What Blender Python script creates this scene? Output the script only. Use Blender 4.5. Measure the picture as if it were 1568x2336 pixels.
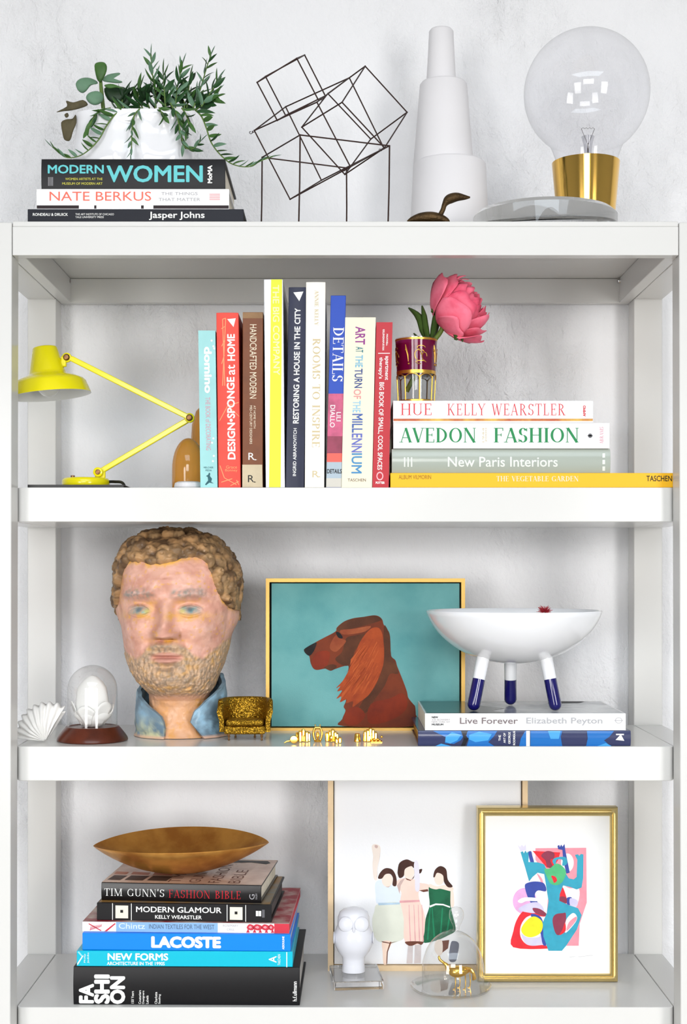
import bpy, bmesh, math, random
import numpy as np
from mathutils import Vector, Matrix, Quaternion
from mathutils.geometry import tessellate_polygon
random.seed(7); rng = np.random.default_rng(7)
SC = bpy.context.scene
for o in list(bpy.data.objects): bpy.data.objects.remove(o)
COL = SC.collection
PI = math.pi
# ------------------------------------------------------------------ camera, light, exposure
# the camera stands D metres in front of the shelf unit's front plane (Y=0), lens axis horizontal at height CZ
K = .00062; F = 3267.; D = K*F; CX, CY = 780., 1300.; CZ = 1.35
cd = bpy.data.cameras.new('camera'); cam = bpy.data.objects.new('camera', cd); COL.objects.link(cam)
cam.location = (0, -D, CZ); cam.rotation_euler = (PI/2, 0, 0)
cd.sensor_fit = 'VERTICAL'; cd.sensor_height = 36; cd.sensor_width = 36
cd.lens = F*36/2336; cd.shift_x = 4/2336; cd.shift_y = 132/2336; cd.clip_start = .05
SC.camera = cam
SC.view_settings.view_transform = 'Standard'; SC.view_settings.look = 'None'
SC.view_settings.gamma = 1; SC.view_settings.exposure = 0.02
SC.view_settings.use_curve_mapping = False
W = bpy.data.worlds.new('World'); SC.world = W; W.use_nodes = True
W.node_tree.nodes['Background'].inputs[0].default_value = (.86, .92, 1.0, 1)
W.node_tree.nodes['Background'].inputs[1].default_value = .46
def area_light(name, loc, target, sx, sy, power, col, spread=80):
    l = bpy.data.lights.new(name, 'AREA'); l.shape = 'RECTANGLE'; l.size = sx; l.size_y = sy
    l.energy = power; l.color = col; l.spread = math.radians(spread)
    o = bpy.data.objects.new(name, l); COL.objects.link(o); o.location = loc
    o.rotation_euler = (Vector(target)-Vector(loc)).to_track_quat('-Z', 'Y').to_euler()
area_light('window_light_left', (-2.1, -5.0, 1.2), (0, .2, .78), 1.1, 1.9, 13.0, (1, .99, .975), 70)
area_light('window_light_right', (2.45, -5.0, 1.25), (0, .2, .83), 1.1, 1.9, 17.0, (1, .99, .975), 70)
area_light('window_light_middle', (-.3, -5.7, 2.2), (0, .2, .75), 1.9, .9, 9.5, (1, .99, .98), 66)
area_light('overhead_fill', (0, -2.6, 2.73), (0, -2.59, 0), 2.2, 1.6, 60, (.80, .90, 1), 180)  # added unseen fill overhead, lifts shelf tops and undersides with bluish ambient
# ------------------------------------------------------------------ helpers
def at(px, py, Y=0.):
    m = (D+Y)/F
    return Vector(((px-CX)*m, Y, CZ-(py-CY)*m))
def mp(Y): return (D+Y)/F
def lin(c):
    return tuple((v/255/12.92 if v/255 <= .04045 else ((v/255+.055)/1.055)**2.4) for v in c)
MATS = {}
def M(name, rgb=(200,200,200), rough=.5, metal=0., bump=None, var=None, coat=0., trans=0., ior=1.45, spec=None, alt=None, sss=0.):
    if name in MATS: return MATS[name]
    m = bpy.data.materials.new(name); m.use_nodes = True; nt = m.node_tree; N = nt.nodes; L = nt.links
    b = N['Principled BSDF']; c = lin(rgb)+(1,)
    b.inputs['Base Color'].default_value = c; b.inputs['Roughness'].default_value = rough
    b.inputs['Metallic'].default_value = metal; b.inputs['IOR'].default_value = ior
    if coat: b.inputs['Coat Weight'].default_value = coat; b.inputs['Coat Roughness'].default_value = .08
    if trans: b.inputs['Transmission Weight'].default_value = trans
    b.inputs['Specular IOR Level'].default_value = spec if spec is not None else .33 if not (metal or trans) else .5
    if sss: b.inputs['Subsurface Weight'].default_value = sss; b.inputs['Subsurface Scale'].default_value = .01
    tc = N.new('ShaderNodeTexCoord')
    def noise(scale, detail=4, r=.55):
        n = N.new('ShaderNodeTexNoise'); n.inputs['Scale'].default_value = scale; n.inputs['Detail'].default_value = detail
        n.inputs['Roughness'].default_value = r; L.new(tc.outputs['Object'], n.inputs['Vector']); return n
    if var:
        n = noise(var[0]); mx = N.new('ShaderNodeMix'); mx.data_type = 'RGBA'
        mx.inputs[6].default_value = c
        mx.inputs[7].default_value = (lin(alt) if alt else tuple(v*(1-var[1]) for v in c[:3]))+(1,)
        rp = N.new('ShaderNodeMapRange'); rp.inputs[1].default_value = .4; rp.inputs[2].default_value = .68
        L.new(n.outputs['Fac'], rp.inputs[0]); L.new(rp.outputs[0], mx.inputs[0]); L.new(mx.outputs[2], b.inputs['Base Color'])
    if bump:
        n = noise(bump[0], 5); bp = N.new('ShaderNodeBump'); bp.inputs['Strength'].default_value = bump[1]
        bp.inputs['Distance'].default_value = bump[2] if len(bump) > 2 else .002
        L.new(n.outputs['Fac'], bp.inputs['Height']); L.new(bp.outputs[0], b.inputs['Normal'])
    MATS[name] = m; return m
def MG(name, tint=(.97,.98,.98), ior=1.45, rough=.0):          # thin walled glass
    if name in MATS: return MATS[name]
    m = bpy.data.materials.new(name); m.use_nodes = True; nt = m.node_tree; N = nt.nodes; L = nt.links
    N.remove(N['Principled BSDF']); out = N['Material Output']
    t = N.new('ShaderNodeBsdfTransparent'); t.inputs[0].default_value = tint+(1,)
    g = N.new('ShaderNodeBsdfGlossy'); g.inputs['Roughness'].default_value = rough
    lw = N.new('ShaderNodeLayerWeight'); lw.inputs[0].default_value = .5
    pw = N.new('ShaderNodeMath'); pw.operation = 'POWER'; pw.inputs[1].default_value = 4.; L.new(lw.outputs['Facing'], pw.inputs[0])
    f = N.new('ShaderNodeMath'); f.operation = 'MULTIPLY_ADD'; f.inputs[1].default_value = .75; f.inputs[2].default_value = ((ior-1)/(ior+1))**2*1.6; L.new(pw.outputs[0], f.inputs[0])
    mx = N.new('ShaderNodeMixShader'); L.new(f.outputs[0], mx.inputs[0]); L.new(t.outputs[0], mx.inputs[1]); L.new(g.outputs[0], mx.inputs[2])
    L.new(mx.outputs[0], out.inputs[0]); MATS[name] = m; return m
def MV(name, rough=.6, bump=None, attr='paint', sss=0., coat=0.):  # vertex painted
    if name in MATS: return MATS[name]
    m = M(name, (255,255,255), rough, bump=bump, sss=sss, coat=coat); nt = m.node_tree
    a = nt.nodes.new('ShaderNodeAttribute'); a.attribute_name = attr
    nt.links.new(a.outputs['Color'], nt.nodes['Principled BSDF'].inputs['Base Color']); return m

def wl(o):
    v = Vector((0,0,0))
    while o: v = v+o.location; o = o.parent
    return v
class MB:
    def __init__(s): s.v = []; s.f = []; s.mi = []
    def add(s, V, Fs, mi=0):
        b = len(s.v); s.v += [Vector(p) for p in V]; s.f += [tuple(i+b for i in f) for f in Fs]; s.mi += [mi]*len(Fs); return s
    def box(s, x0,x1,y0,y1,z0,z1, mi=0):
        V = [(x,y,z) for z in (z0,z1) for y in (y0,y1) for x in (x0,x1)]
        return s.add(V, [(0,2,3,1),(4,5,7,6),(0,1,5,4),(2,6,7,3),(0,4,6,2),(1,3,7,5)], mi)
    def grid(s, G, cu=False, cv=False, mi=0):
        nu = len(G); nv = len(G[0]); V = [p for r in G for p in r]; Fs = []
        for i in range(nu if cu else nu-1):
            for j in range(nv if cv else nv-1):
                a = i*nv+j; b = ((i+1)%nu)*nv+j; c = ((i+1)%nu)*nv+(j+1)%nv; d = i*nv+(j+1)%nv
                Fs.append((a,b,c,d))
        return s.add(V, Fs, mi)
    def lathe(s, prof, c=(0,0,0), up=(0,0,1), seg=40, mi=0, ell=(1,1)):
        up = Vector(up).normalized(); q = Vector((0,0,1)).rotation_difference(up); c = Vector(c)
        G = []
        for k in range(seg):
            a = 2*PI*k/seg
            G.append([c+q@Vector((r*math.cos(a)*ell[0], r*math.sin(a)*ell[1], h)) for r, h in prof])
        s.grid(G, cu=True, mi=mi)
        return s
    def tube(s, P, r, n=8, mi=0, close=False):
        P = [Vector(p) for p in P]; N = len(P)
        R = r if isinstance(r, (list, tuple)) else [r]*N
        t0 = (P[1]-P[0]).normalized(); a = Vector((0,1,0)) if abs(t0.y) < .9 else Vector((1,0,0))
        u = t0.cross(a).normalized(); G = []
        for i in range(N):
            t = (P[(i+1)%N if close else min(i+1,N-1)]-P[(i-1)%N if close else max(i-1,0)]).normalized()
            u = (u-t*u.dot(t)).normalized(); w = t.cross(u)
            G.append([P[i]+(u*math.cos(2*PI*k/n)+w*math.sin(2*PI*k/n))*R[i] for k in range(n)])
        b = len(s.v); s.grid(G, cv=True, cu=close, mi=mi)
        if not close:
            s.f += [tuple(b+k for k in range(n))[::-1], tuple(b+(N-1)*n+k for k in range(n))]; s.mi += [mi]*2
        return s
    def sphere(s, c, r, nu=16, nv=10, mi=0):
        r = (r,r,r) if not isinstance(r, (tuple,list)) else r; c = Vector(c)
        G = [[c+Vector((r[0]*math.cos(2*PI*i/nu)*math.sin(PI*j/nv), r[1]*math.sin(2*PI*i/nu)*math.sin(PI*j/nv), -r[2]*math.cos(PI*j/nv))) for j in range(nv+1)] for i in range(nu)]
        return s.grid(G, cu=True, mi=mi)
    def poly(s, P, mi=0):
        P = [Vector(p) for p in P]
        n = Vector((0,0,0))
        flat = [Vector((p.x,p.z,0)) for p in P]
        return s.add(P, tessellate_polygon([flat]), mi)
    def build(s, name, mats, parent=None, smooth=40, bevel=0., seg=2, origin=None, weld=True, colors=None, solid=0.):
        off = wl(parent) if parent else Vector(origin) if origin is not None else Vector((0,0,0))
        me = bpy.data.meshes.new(name); me.from_pydata([p-off for p in s.v], [], s.f)
        mats = mats if isinstance(mats, (list,tuple)) else [mats]
        for m in mats: me.materials.append(m)
        me.polygons.foreach_set('material_index', s.mi)
        if colors is not None:
            a = me.color_attributes.new('paint', 'FLOAT_COLOR', 'POINT'); a.data.foreach_set('color', np.asarray(colors, dtype=np.float32).ravel())
        if weld:
            bm = bmesh.new(); bm.from_mesh(me); bmesh.ops.remove_doubles(bm, verts=bm.verts, dist=1e-6)
            bmesh.ops.recalc_face_normals(bm, faces=bm.faces); bm.to_mesh(me); bm.free()
        me.validate()
        if smooth:
            me.polygons.foreach_set('use_smooth', [True]*len(me.polygons)); me.set_sharp_from_angle(angle=math.radians(smooth))
        o = bpy.data.objects.new(name, me); COL.objects.link(o)
        if parent: o.parent = parent
        else: o.location = off
        if solid:
            md = o.modifiers.new('thickness', 'SOLIDIFY'); md.thickness = solid; md.offset = 0
        if bevel:
            md = o.modifiers.new('bevel', 'BEVEL'); md.width = bevel; md.segments = seg; md.limit_method = 'ANGLE'; md.angle_limit = math.radians(40)
        return o
def tag(o, label, cat, group=None, kind=None):
    o['label'] = label; o['category'] = cat
    if group: o['group'] = group
    if kind: o['kind'] = kind
    return o
def thing(name, label, cat, loc, group=None):
    o = bpy.data.objects.new(name, None); COL.objects.link(o); o.location = loc; o.empty_display_size = .02
    return tag(o, label, cat, group)
def struct(o): o['kind'] = 'structure'; return o
def copy_part(o, parent, loc=None, rot=None, scale=None):
    c = o.copy(); COL.objects.link(c); c.parent = parent
    if loc is not None: c.location = Vector(loc)-wl(parent)
    if rot is not None: c.rotation_mode = 'QUATERNION'; c.rotation_quaternion = rot
    if scale is not None: c.scale = scale
    return c
def smooth_loop(P, n=5, close=True):
    P = [Vector(p) for p in P]; N = len(P); out = []
    for i in range(N if close else N-1):
        p0, p1, p2, p3 = (P[(i-1)%N], P[i], P[(i+1)%N], P[(i+2)%N]) if close else (P[max(i-1,0)], P[i], P[i+1], P[min(i+2,N-1)])
        for k in range(n):
            t = k/n
            out.append(.5*((2*p1)+(p2-p0)*t+(2*p0-5*p1+4*p2-p3)*t*t+(3*p1-p0-3*p2+p3)*t**3))
    if not close: out.append(P[-1])
    return out
_tab = rng.random((32,32,32))
def vnoise(P, sc, oct=1):
    P = np.asarray(P, dtype=float)*sc; out = np.zeros(len(P)); a = 1.; tot = 0
    for o in range(oct):
        i = np.floor(P).astype(int); f = P-i; f = f*f*(3-2*f); r = 0
        for dx in (0,1):
            for dy in (0,1):
                for dz in (0,1):
                    w = (f[:,0] if dx else 1-f[:,0])*(f[:,1] if dy else 1-f[:,1])*(f[:,2] if dz else 1-f[:,2])
                    r = r+w*_tab[(i[:,0]+dx)%32, (i[:,1]+dy)%32, (i[:,2]+dz)%32]
        out += a*(r-.5)*2; tot += a; a *= .5; P = P*2+13.7
    return out/tot
# ------------------------------------------------------------------ lettering
_fc = {}
def sans(s, bold=0.):
    key = (s, bold)
    if key not in _fc:
        c = bpy.data.curves.new('t', 'FONT'); c.body = s; c.resolution_u = 3
        o = bpy.data.objects.new('t', c); COL.objects.link(o)
        dg = bpy.context.evaluated_depsgraph_get(); dg.update()
        me = bpy.data.meshes.new_from_object(o.evaluated_get(dg))
        V = np.array([(v.co.x, v.co.y, 0.) for v in me.vertices]).reshape(-1,3); Fs = [tuple(p.vertices) for p in me.polygons]
        bpy.data.objects.remove(o); bpy.data.curves.remove(c); bpy.data.meshes.remove(me)
        if bold:
            n = len(V); base = list(Fs); r = bold*.8; Vs = [V]
            q_ = r*.7; dirs = [(q_,q_),(q_,-q_),(-q_,q_),(-q_,-q_),(r,0),(-r,0),(0,r),(0,-r)]+([(.5*x,.5*y) for x, y in ((r,0),(-r,0),(0,r),(0,-r))] if bold > .06 else [])
            for k, (dx, dy) in enumerate(dirs):   # heavier weight: shifted layers of ink, each a hair above the last
                Vs.append(V+np.array([dx, dy, (k+1)*1.5e-5])); Fs = Fs+[tuple(i+(k+1)*n for i in f) for f in base]
            V = np.concatenate(Vs)
        _fc[key] = (V, Fs)
    return _fc[key]
T_, t_ = .15, .045
SER = {  # width, strokes: v(x,y0,y1,th,serif) l(x0,y0,x1,y1,th) o(cx,cy,rx,ry,a0,a1)
'A': (.72, [('l',.06,0,.34,1,t_),('l',.34,1,.62,0,T_),('l',.16,.33,.5,.33,t_),('s',.06,0),('s',.63,0)]),
'B': (.66, [('v',.14,0,1,T_),('o',.14,.75,.38,.25,-90,90),('o',.14,.26,.44,.26,-90,90)]),
'C': (.72, [('o',.4,.5,.38,.5,48,312),('l',.66,.72,.66,.95,t_)]),
'D': (.74, [('v',.14,0,1,T_),('o',.14,.5,.54,.5,-90,90)]),
'E': (.6, [('v',.14,0,1,T_),('l',.1,.98,.52,.98,t_),('l',.1,.02,.54,.02,t_),('l',.14,.52,.42,.52,t_),('l',.52,1,.52,.8,t_),('l',.54,0,.54,.22,t_),('l',.42,.42,.42,.62,t_)]),
'F': (.58, [('v',.14,0,1,T_),('l',.1,.98,.52,.98,t_),('l',.14,.52,.42,.52,t_),('l',.52,1,.52,.8,t_),('l',.42,.42,.42,.62,t_)]),
'G': (.8, [('o',.4,.5,.38,.5,48,312),('v',.66,.05,.42,T_),('l',.66,.72,.66,.95,t_)]),
'H': (.8, [('v',.14,0,1,T_),('v',.64,0,1,T_),('l',.14,.51,.64,.51,t_)]),
'I': (.32, [('v',.15,0,1,T_)]),
'K': (.76, [('v',.14,0,1,T_),('l',.16,.42,.6,1,t_),('l',.3,.56,.64,0,T_),('s',.6,1),('s',.66,0)]),
'L': (.58, [('v',.14,0,1,T_),('l',.1,.02,.52,.02,t_),('l',.52,0,.52,.24,t_)]),
'M': (.96, [('v',.1,0,1,t_),('l',.12,1,.46,0,T_),('l',.46,0,.8,1,t_),('v',.82,0,1,T_)]),
'N': (.8, [('v',.1,0,1,t_),('l',.12,1,.66,0,T_),('v',.66,0,1,t_)]),
'O': (.82, [('o',.4,.5,.39,.5,0,360)]),
'P': (.62, [('v',.14,0,1,T_),('o',.14,.73,.42,.27,-90,90)]),
'R': (.72, [('v',.14,0,1,T_),('o',.14,.74,.4,.26,-90,90),('l',.32,.48,.62,0,T_),('s',.64,0)]),
'S': (.56, [('o',.27,.74,.24,.26,20,262),('o',.27,.26,.25,.26,-160,82),('l',.49,.98,.49,.76,t_),('l',.04,.02,.04,.26,t_)]),
'T': (.66, [('v',.32,0,1,T_),('l',.02,.98,.62,.98,t_),('l',.02,1,.02,.78,t_),('l',.62,1,.62,.78,t_)]),
'U': (.78, [('v',.14,.3,1,T_),('l',.62,.3,.62,1,t_),('o',.38,.3,.3,.3,180,360),('s',.62,1)]),
'V': (.68, [('l',.06,1,.34,0,T_),('l',.34,0,.6,1,t_),('s',.06,1),('s',.6,1)]),
'W': (1.0, [('l',.06,1,.28,0,T_),('l',.28,0,.5,1,t_),('l',.46,1,.68,0,T_),('l',.68,0,.92,1,t_),('s',.06,1),('s',.92,1)]),
'Y': (.68, [('l',.04,1,.33,.46,T_),('l',.62,1,.33,.46,t_),('v',.33,0,.46,T_),('s',.05,1),('s',.62,1)]),
"'": (.2, [('l',.1,1.05,.07,.78,.09)]), ' ': (.4, []), '.': (.25, [('l',.1,0,.1,.12,.12)])}
def serif(s, track=.06, bold=1.):
    V = []; Fs = []; x = 0; lay = [0]
    def q(p0, p1, th):
        lay[0] = (lay[0]+1)%9; z_ = lay[0]*1.2e-5
        d = np.array(p1, float)-np.array(p0, float); n = np.array([-d[1], d[0]])/np.hypot(*d)*th/2
        b = len(V); V.extend([np.append(p, z_) for p in (np.array(p0)+n, np.array(p0)-n, np.array(p1)-n, np.array(p1)+n)]); Fs.append((b,b+1,b+2,b+3))
    for ch in s:
        w, st = SER[ch]
        for k in st:
            if k[0] == 'v':
                q((x+k[1], k[2]), (x+k[1], k[3]), k[4]*bold)
                for y in (k[2], k[3]):
                    if y in (0, 1): q((x+k[1]-.5*k[4]-.07, abs(y-.018)), (x+k[1]+.5*k[4]+.07, abs(y-.018)), .036)
            elif k[0] == 's': q((x+k[1]-.12, abs(k[2]-.018)), (x+k[1]+.12, abs(k[2]-.018)), .036)
            elif k[0] == 'l': q((x+k[1], k[2]), (x+k[3], k[4]), k[5]*(bold if k[5] > .1 else 1))
            else:
                _, cx, cy, rx, ry, a0, a1 = k; n = max(6, int(abs(a1-a0)/15)); b = len(V); lay[0] = (lay[0]+1)%9; z_ = lay[0]*1.2e-5
                for i in range(n+1):
                    a = math.radians(a0+(a1-a0)*i/n)
                    V.append(np.array((x+cx+rx*math.cos(a), cy+ry*math.sin(a), z_))); V.append(np.array((x+cx+(rx-T_*bold)*math.cos(a), cy+(ry-t_)*math.sin(a), z_)))
                for i in range(n): Fs.append((b+2*i, b+2*i+1, b+2*i+3, b+2*i+2))
        x += w+track
    return np.array(V), Fs
def project(V2, Fs, mapf, name, mat, parent, cuts=0, ax=1):
    """2-D print (px coordinates) laid on a surface through mapf(px,py)->world"""
    bm = bmesh.new(); vs = [bm.verts.new((p[0], p[1], p[2] if len(p) > 2 else 0)) for p in V2]
    for f in Fs:
        try: bm.faces.new([vs[i] for i in f])
        except ValueError: pass
    if cuts:
        ys = [p[ax] for p in V2]; y0, y1 = min(ys), max(ys); cuts = max(2, min(cuts, int((y1-y0)/3)))
        for i in range(1, cuts):
            bmesh.ops.bisect_plane(bm, geom=bm.verts[:]+bm.edges[:]+bm.faces[:], plane_co=(0, y0+(y1-y0)*i/cuts, 0) if ax else (y0+(y1-y0)*i/cuts, 0, 0), plane_no=(0,1,0) if ax else (1,0,0))
    off = wl(parent)
    for v in bm.verts: v.co = mapf(v.co.x, v.co.y)-off-Vector((0, v.co.z, 0))
    me = bpy.data.meshes.new(name); bm.to_mesh(me); bm.free(); me.materials.append(mat)
    o = bpy.data.objects.new(name, me); COL.objects.link(o); o.parent = parent; return o
def text(bk, s, x0, y0, x1, y1, mat, rot='h', font='sans', bold=0., name='lettering', slope=0., eps=.0004, track=.06):
    V, Fs = serif(s, track, 1+bold) if font == 'serif' else sans(s, bold)
    lay = V[:,2].copy() if V.shape[1] > 2 else np.zeros(len(V)); V = V[:,:2].copy(); V -= V.min(0); V /= np.maximum(V.max(0), 1e-6)
    u, v = V[:,0], V[:,1]
    if rot == 'h': P = np.stack([x0+u*(x1-x0), y1-v*(y1-y0)], 1)
    elif rot == 'd': P = np.stack([x0+v*(x1-x0), y0+u*(y1-y0)], 1)
    else: P = np.stack([x1-v*(x1-x0), y1-u*(y1-y0)], 1)
    ym, xm = (y0+y1)/2, (x0+x1)/2
    P[:,0] += -(P[:,1]-ym)*bk.get('lean', 0.); P[:,1] += (P[:,0]-xm)*(slope or bk.get('slope', 0.))
    sf = bk['surf']; P = np.concatenate([P, lay[:,None]], 1)
    return project(P, Fs, lambda a, b: at(a, b, sf(a, b)-eps), name, mat, bk['root'], bk.get('cuts', 0), bk.get('ax', 1))
def band(bk, poly, mat, name='cover_print', eps=.0002, curve=False):
    """a printed shape on the spine given by px corner points"""
    P = [Vector((p[0], p[1], 0)) for p in poly]
    if curve: P = smooth_loop(P, 5)
    tri = tessellate_polygon([P]); sf = bk['surf']
    return project([(p.x, p.y) for p in P], tri, lambda a, b: at(a, b, sf(a, b)-eps), name, mat, bk['root'], bk.get('cuts', 0), bk.get('ax', 1))
def rect(x0, y0, x1, y1): return [(x0,y0),(x1,y0),(x1,y1),(x0,y1)]
def ellipse(cx, cy, rx, ry, n=24, a0=0, a1=360): return [(cx+rx*math.cos(math.radians(a0+(a1-a0)*i/n)), cy+ry*math.sin(math.radians(a0+(a1-a0)*i/n))) for i in range(n+(0 if a1-a0 == 360 else 1))]
# ------------------------------------------------------------------ books
PAGE = M('paper_pages', (236,228,210), .85, bump=(900,.15,.0004), var=(60,.1))
def cover_mesh(W_, H, d, sag, tb, hard, loc):
    """C-shaped cover: spine at b=0 (bulging), boards to depth d; loc(a,b,c) -> world"""
    n = 8 if sag else 1
    out = [(d,0)]+[(sag*(2*i/n-1)**2, H*i/n) for i in range(n+1)]+[(d,H)]
    inn = [(d,H-tb)]+[(sag*(2*i/n-1)**2+tb, H-tb-(H-2*tb)*(1-i/n)) for i in range(n,-1,-1)]+[(d,tb)]
    pr = out+inn; N = len(pr); mb = MB()
    V = [loc(0,b,c) for b,c in pr]+[loc(W_,b,c) for b,c in pr]
    Fs = [(i,(i+1)%N,(i+1)%N+N,i+N) for i in range(N)]
    m = len(out)
    for e in (0, N):
        for i in range(m-1): Fs.append((e+i, e+i+1, e+N-2-i, e+N-1-i))
    mb.add(V, Fs); return mb
def finish_book(root, W_, H, d, sag, hard, loc, cmat, pmat):
    tb = .0028 if hard else .0006; e = .0035 if hard else .0004
    cover_mesh(W_, H, d, sag, tb, hard, loc).build('cover', cmat, root, bevel=.0006 if hard else 0, smooth=35)
    mb = MB(); G = [(a,b,c) for c in (tb, H-tb) for b in (sag+tb+.0002, d-e) for a in (e, W_-e)]
    mb.add([loc(*g) for g in G], [(0,2,3,1),(4,5,7,6),(0,1,5,4),(2,6,7,3),(0,4,6,2),(1,3,7,5)])
    mb.build('page_block', pmat or PAGE, root, smooth=0)
def hbook(label, xl, xr, top, bot, z0, cmat, Y=None, dslope=0., depth=.2, sag=0., hard=True, group=None, pmat=None, z1=None):
    """book lying flat, spine to the viewer; bot/top are px rows of the spine's left end, dslope = px drop towards the right"""
    if Y is None: Y = (CZ-z0)*F/(bot-CY)-D
    A = at(xl, bot, Y); q = (CZ-z0)
    YR = q*F/(bot+dslope-CY)-D if dslope else Y
    B = at(xr, bot, YR)
    if z1 is None: z1 = at(xl, top, Y).z
    H = z1-z0; a2 = Vector((A.x, A.y)); b2 = Vector((B.x, B.y)); W_ = (b2-a2).length; u = (b2-a2)/W_; n = Vector((-u.y, u.x))
    def loc(a, b, c):
        p = a2+u*a+n*b; return Vector((p.x, p.y, z0+c))
    root = thing('book', label, 'book', loc(W_/2, depth/2, 0), group)
    finish_book(root, W_, H, depth, sag, hard, loc, cmat, pmat)
    s = (B.y-A.y)/(B.x-A.x)
    def surf(px, py):
        m0 = (px-CX)/F; Yy = (A.y+s*(m0*D-A.x))/(1-s*m0)
        if sag:
            c = (CZ-(py-CY)*(D+Yy)/F-z0)/H; Yy += sag*min(1.2, (2*c-1)**2)
        return Yy
    return dict(root=root, surf=surf, z1=z1, slope=dslope/(xr-xl), cuts=7 if sag else 0, lean=0., loc=loc, W=W_, H=H, d=depth)
def vbook(label, xb0, xb1, xt0, top, bot, z0, cmat, Y=.05, depth=.2, sag=0., hard=True, group=None, pmat=None):
    A = at(xb0, bot, Y); X1 = at(xb1, bot, Y).x; H = at(xb0, top, Y).z-z0; W_ = X1-A.x
    ln = (at(xt0, top, Y).x-A.x)/H
    def loc(a, b, c): return Vector((A.x+c+ln*a, Y+b, z0+a))
    root = thing('book', label, 'book', loc(0, depth/2, W_/2), group)
    finish_book(root, H, W_, depth, sag, hard, loc, cmat, pmat)
    def surf(px, py):
        p = at(px, py, Y); c = (p.x-A.x-ln*(p.z-z0))/W_
        return Y+(sag*min(1.2,(2*c-1)**2) if sag else 0)
    return dict(root=root, surf=surf, lean=(xt0-xb0)/(bot-top), slope=0., cuts=7 if sag else 0, ax=0, loc=loc)
# ------------------------------------------------------------------ setting: plaster wall, floor, ceiling
WALLY = .386
def wall_material():
    m = M('white_plaster', (245,245,247), .75); nt = m.node_tree; N = nt.nodes; L = nt.links; b = N['Principled BSDF']
    tc = N.new('ShaderNodeTexCoord'); mpn = N.new('ShaderNodeMapping'); mpn.inputs['Scale'].default_value = (1, 1, .7); mpn.inputs['Rotation'].default_value = (0, .5, 0)
    L.new(tc.outputs['Object'], mpn.inputs[0])
    def nz(s, d, r, dist=0):
        n = N.new('ShaderNodeTexNoise'); n.inputs['Scale'].default_value = s; n.inputs['Detail'].default_value = d; n.inputs['Roughness'].default_value = r
        n.inputs['Distortion'].default_value = dist; L.new(mpn.outputs[0], n.inputs['Vector']); return n
    def mth(op, a, b_):
        n = N.new('ShaderNodeMath'); n.operation = op
        for i, x in enumerate((a, b_)):
            if isinstance(x, (int, float)): n.inputs[i].default_value = x
            else: L.new(x, n.inputs[i])
        return n.outputs[0]
    big, mid, fine, patch = nz(4, 3, .5), nz(34, 6, .62, .25), nz(170, 3, .6), nz(2.3, 3, .55)
    rp = N.new('ShaderNodeMapRange'); rp.inputs[1].default_value = .44; rp.inputs[2].default_value = .66; L.new(patch.outputs['Fac'], rp.inputs[0])
    cl_ = N.new('ShaderNodeMapRange'); cl_.inputs[1].default_value = .22; cl_.inputs[2].default_value = .78; L.new(mid.outputs['Fac'], cl_.inputs[0])
    rough_mid = mth('MULTIPLY', cl_.outputs[0], mth('ADD', mth('MULTIPLY', rp.outputs[0], .75), .10))
    h = mth('ADD', mth('ADD', mth('MULTIPLY', big.outputs['Fac'], 1.0), rough_mid), mth('MULTIPLY', fine.outputs['Fac'], .06))
    bp = N.new('ShaderNodeBump'); bp.inputs['Strength'].default_value = 1.; bp.inputs['Distance'].default_value = .016
    L.new(h, bp.inputs['Height']); L.new(bp.outputs[0], b.inputs['Normal'])
    return m
WALLM = wall_material()
struct(MB().box(-3.4, 3.4, WALLY, WALLY+.1, 0, 2.75).build('wall_back', WALLM, smooth=0))
RW = M('pale_wall_paint', (226,226,226), .9)
struct(MB().box(-3.4, 3.4, -6.1, WALLY, -.05, 0).build('floor', M('pale_wood_floor', (214,206,196), .45, var=(6,.2)), smooth=0))
struct(MB().box(-3.4, 3.4, -6.1, WALLY, 2.75, 2.83).build('ceiling', M('ceiling_white', (235,235,235), .9), smooth=0))
struct(MB().box(-3.5, -3.4, -6.1, WALLY, 0, 2.75).build('wall_left', RW, smooth=0)); struct(MB().box(3.4, 3.5, -6.1, WALLY, 0, 2.75).build('wall_right', RW, smooth=0))
struct(MB().box(-3.4, 3.4, -6.2, -6.1, 0, 2.75).build('wall_front', RW, smooth=0))
# ------------------------------------------------------------------ shelving unit
LACQ = M('white_lacquer', (219,218,215), .18, spec=.25)
PL, PR = (21-CX)*K, (1556-CX)*K; PW = 76*K; FD = .043; RY0, RY1 = .332, .377
Z1 = at(0, 505, 0).z; Z2 = at(0, 1112, FD).z; Z3 = at(0, 1703, FD).z; Z4 = at(0, 2298, FD).z; TH = 80*K
unit = thing('shelf_unit', 'tall white lacquered shelf unit with open ladder sides and four shelves', 'shelf unit', (0, .19, 0))
for sx, xe in ((-1, PL), (1, PR)):
    xo = xe+sx*PW
    mb = MB(); top = Z1-2*K; b = MB(); lean = 6*K*-sx
    V = [(x+(lean if z > 1 else 0), y, z) for z in (0, top) for y in (0, FD) for x in sorted((xe, xo))]
    b.add(V, [(0,2,3,1),(4,5,7,6),(0,1,5,4),(2,6,7,3),(0,4,6,2),(1,3,7,5)]).build('front_post', LACQ, unit, smooth=30, bevel=.0015)
    MB().box(*sorted((xe, xo)), RY0, RY1, 0, Z1-.002).build('rear_post', LACQ, unit, smooth=30, bevel=.0015)
    for z in (Z1, Z2, Z3, Z4, Z4-.41):
        MB().box(*sorted((xe+sx*.0006, xo)), FD+.0005, RY0-.0005, z-TH+(.0022 if z == Z1 else 0), z-.0005).build('side_rail', LACQ, unit, smooth=30, bevel=.0012)
TB = at(0, 582, 0).z; PZ = at(0, 517, 0).z; rw = 30*K
tl, tr = PL+7*K+.0006, PR-7*K-.0006
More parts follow.
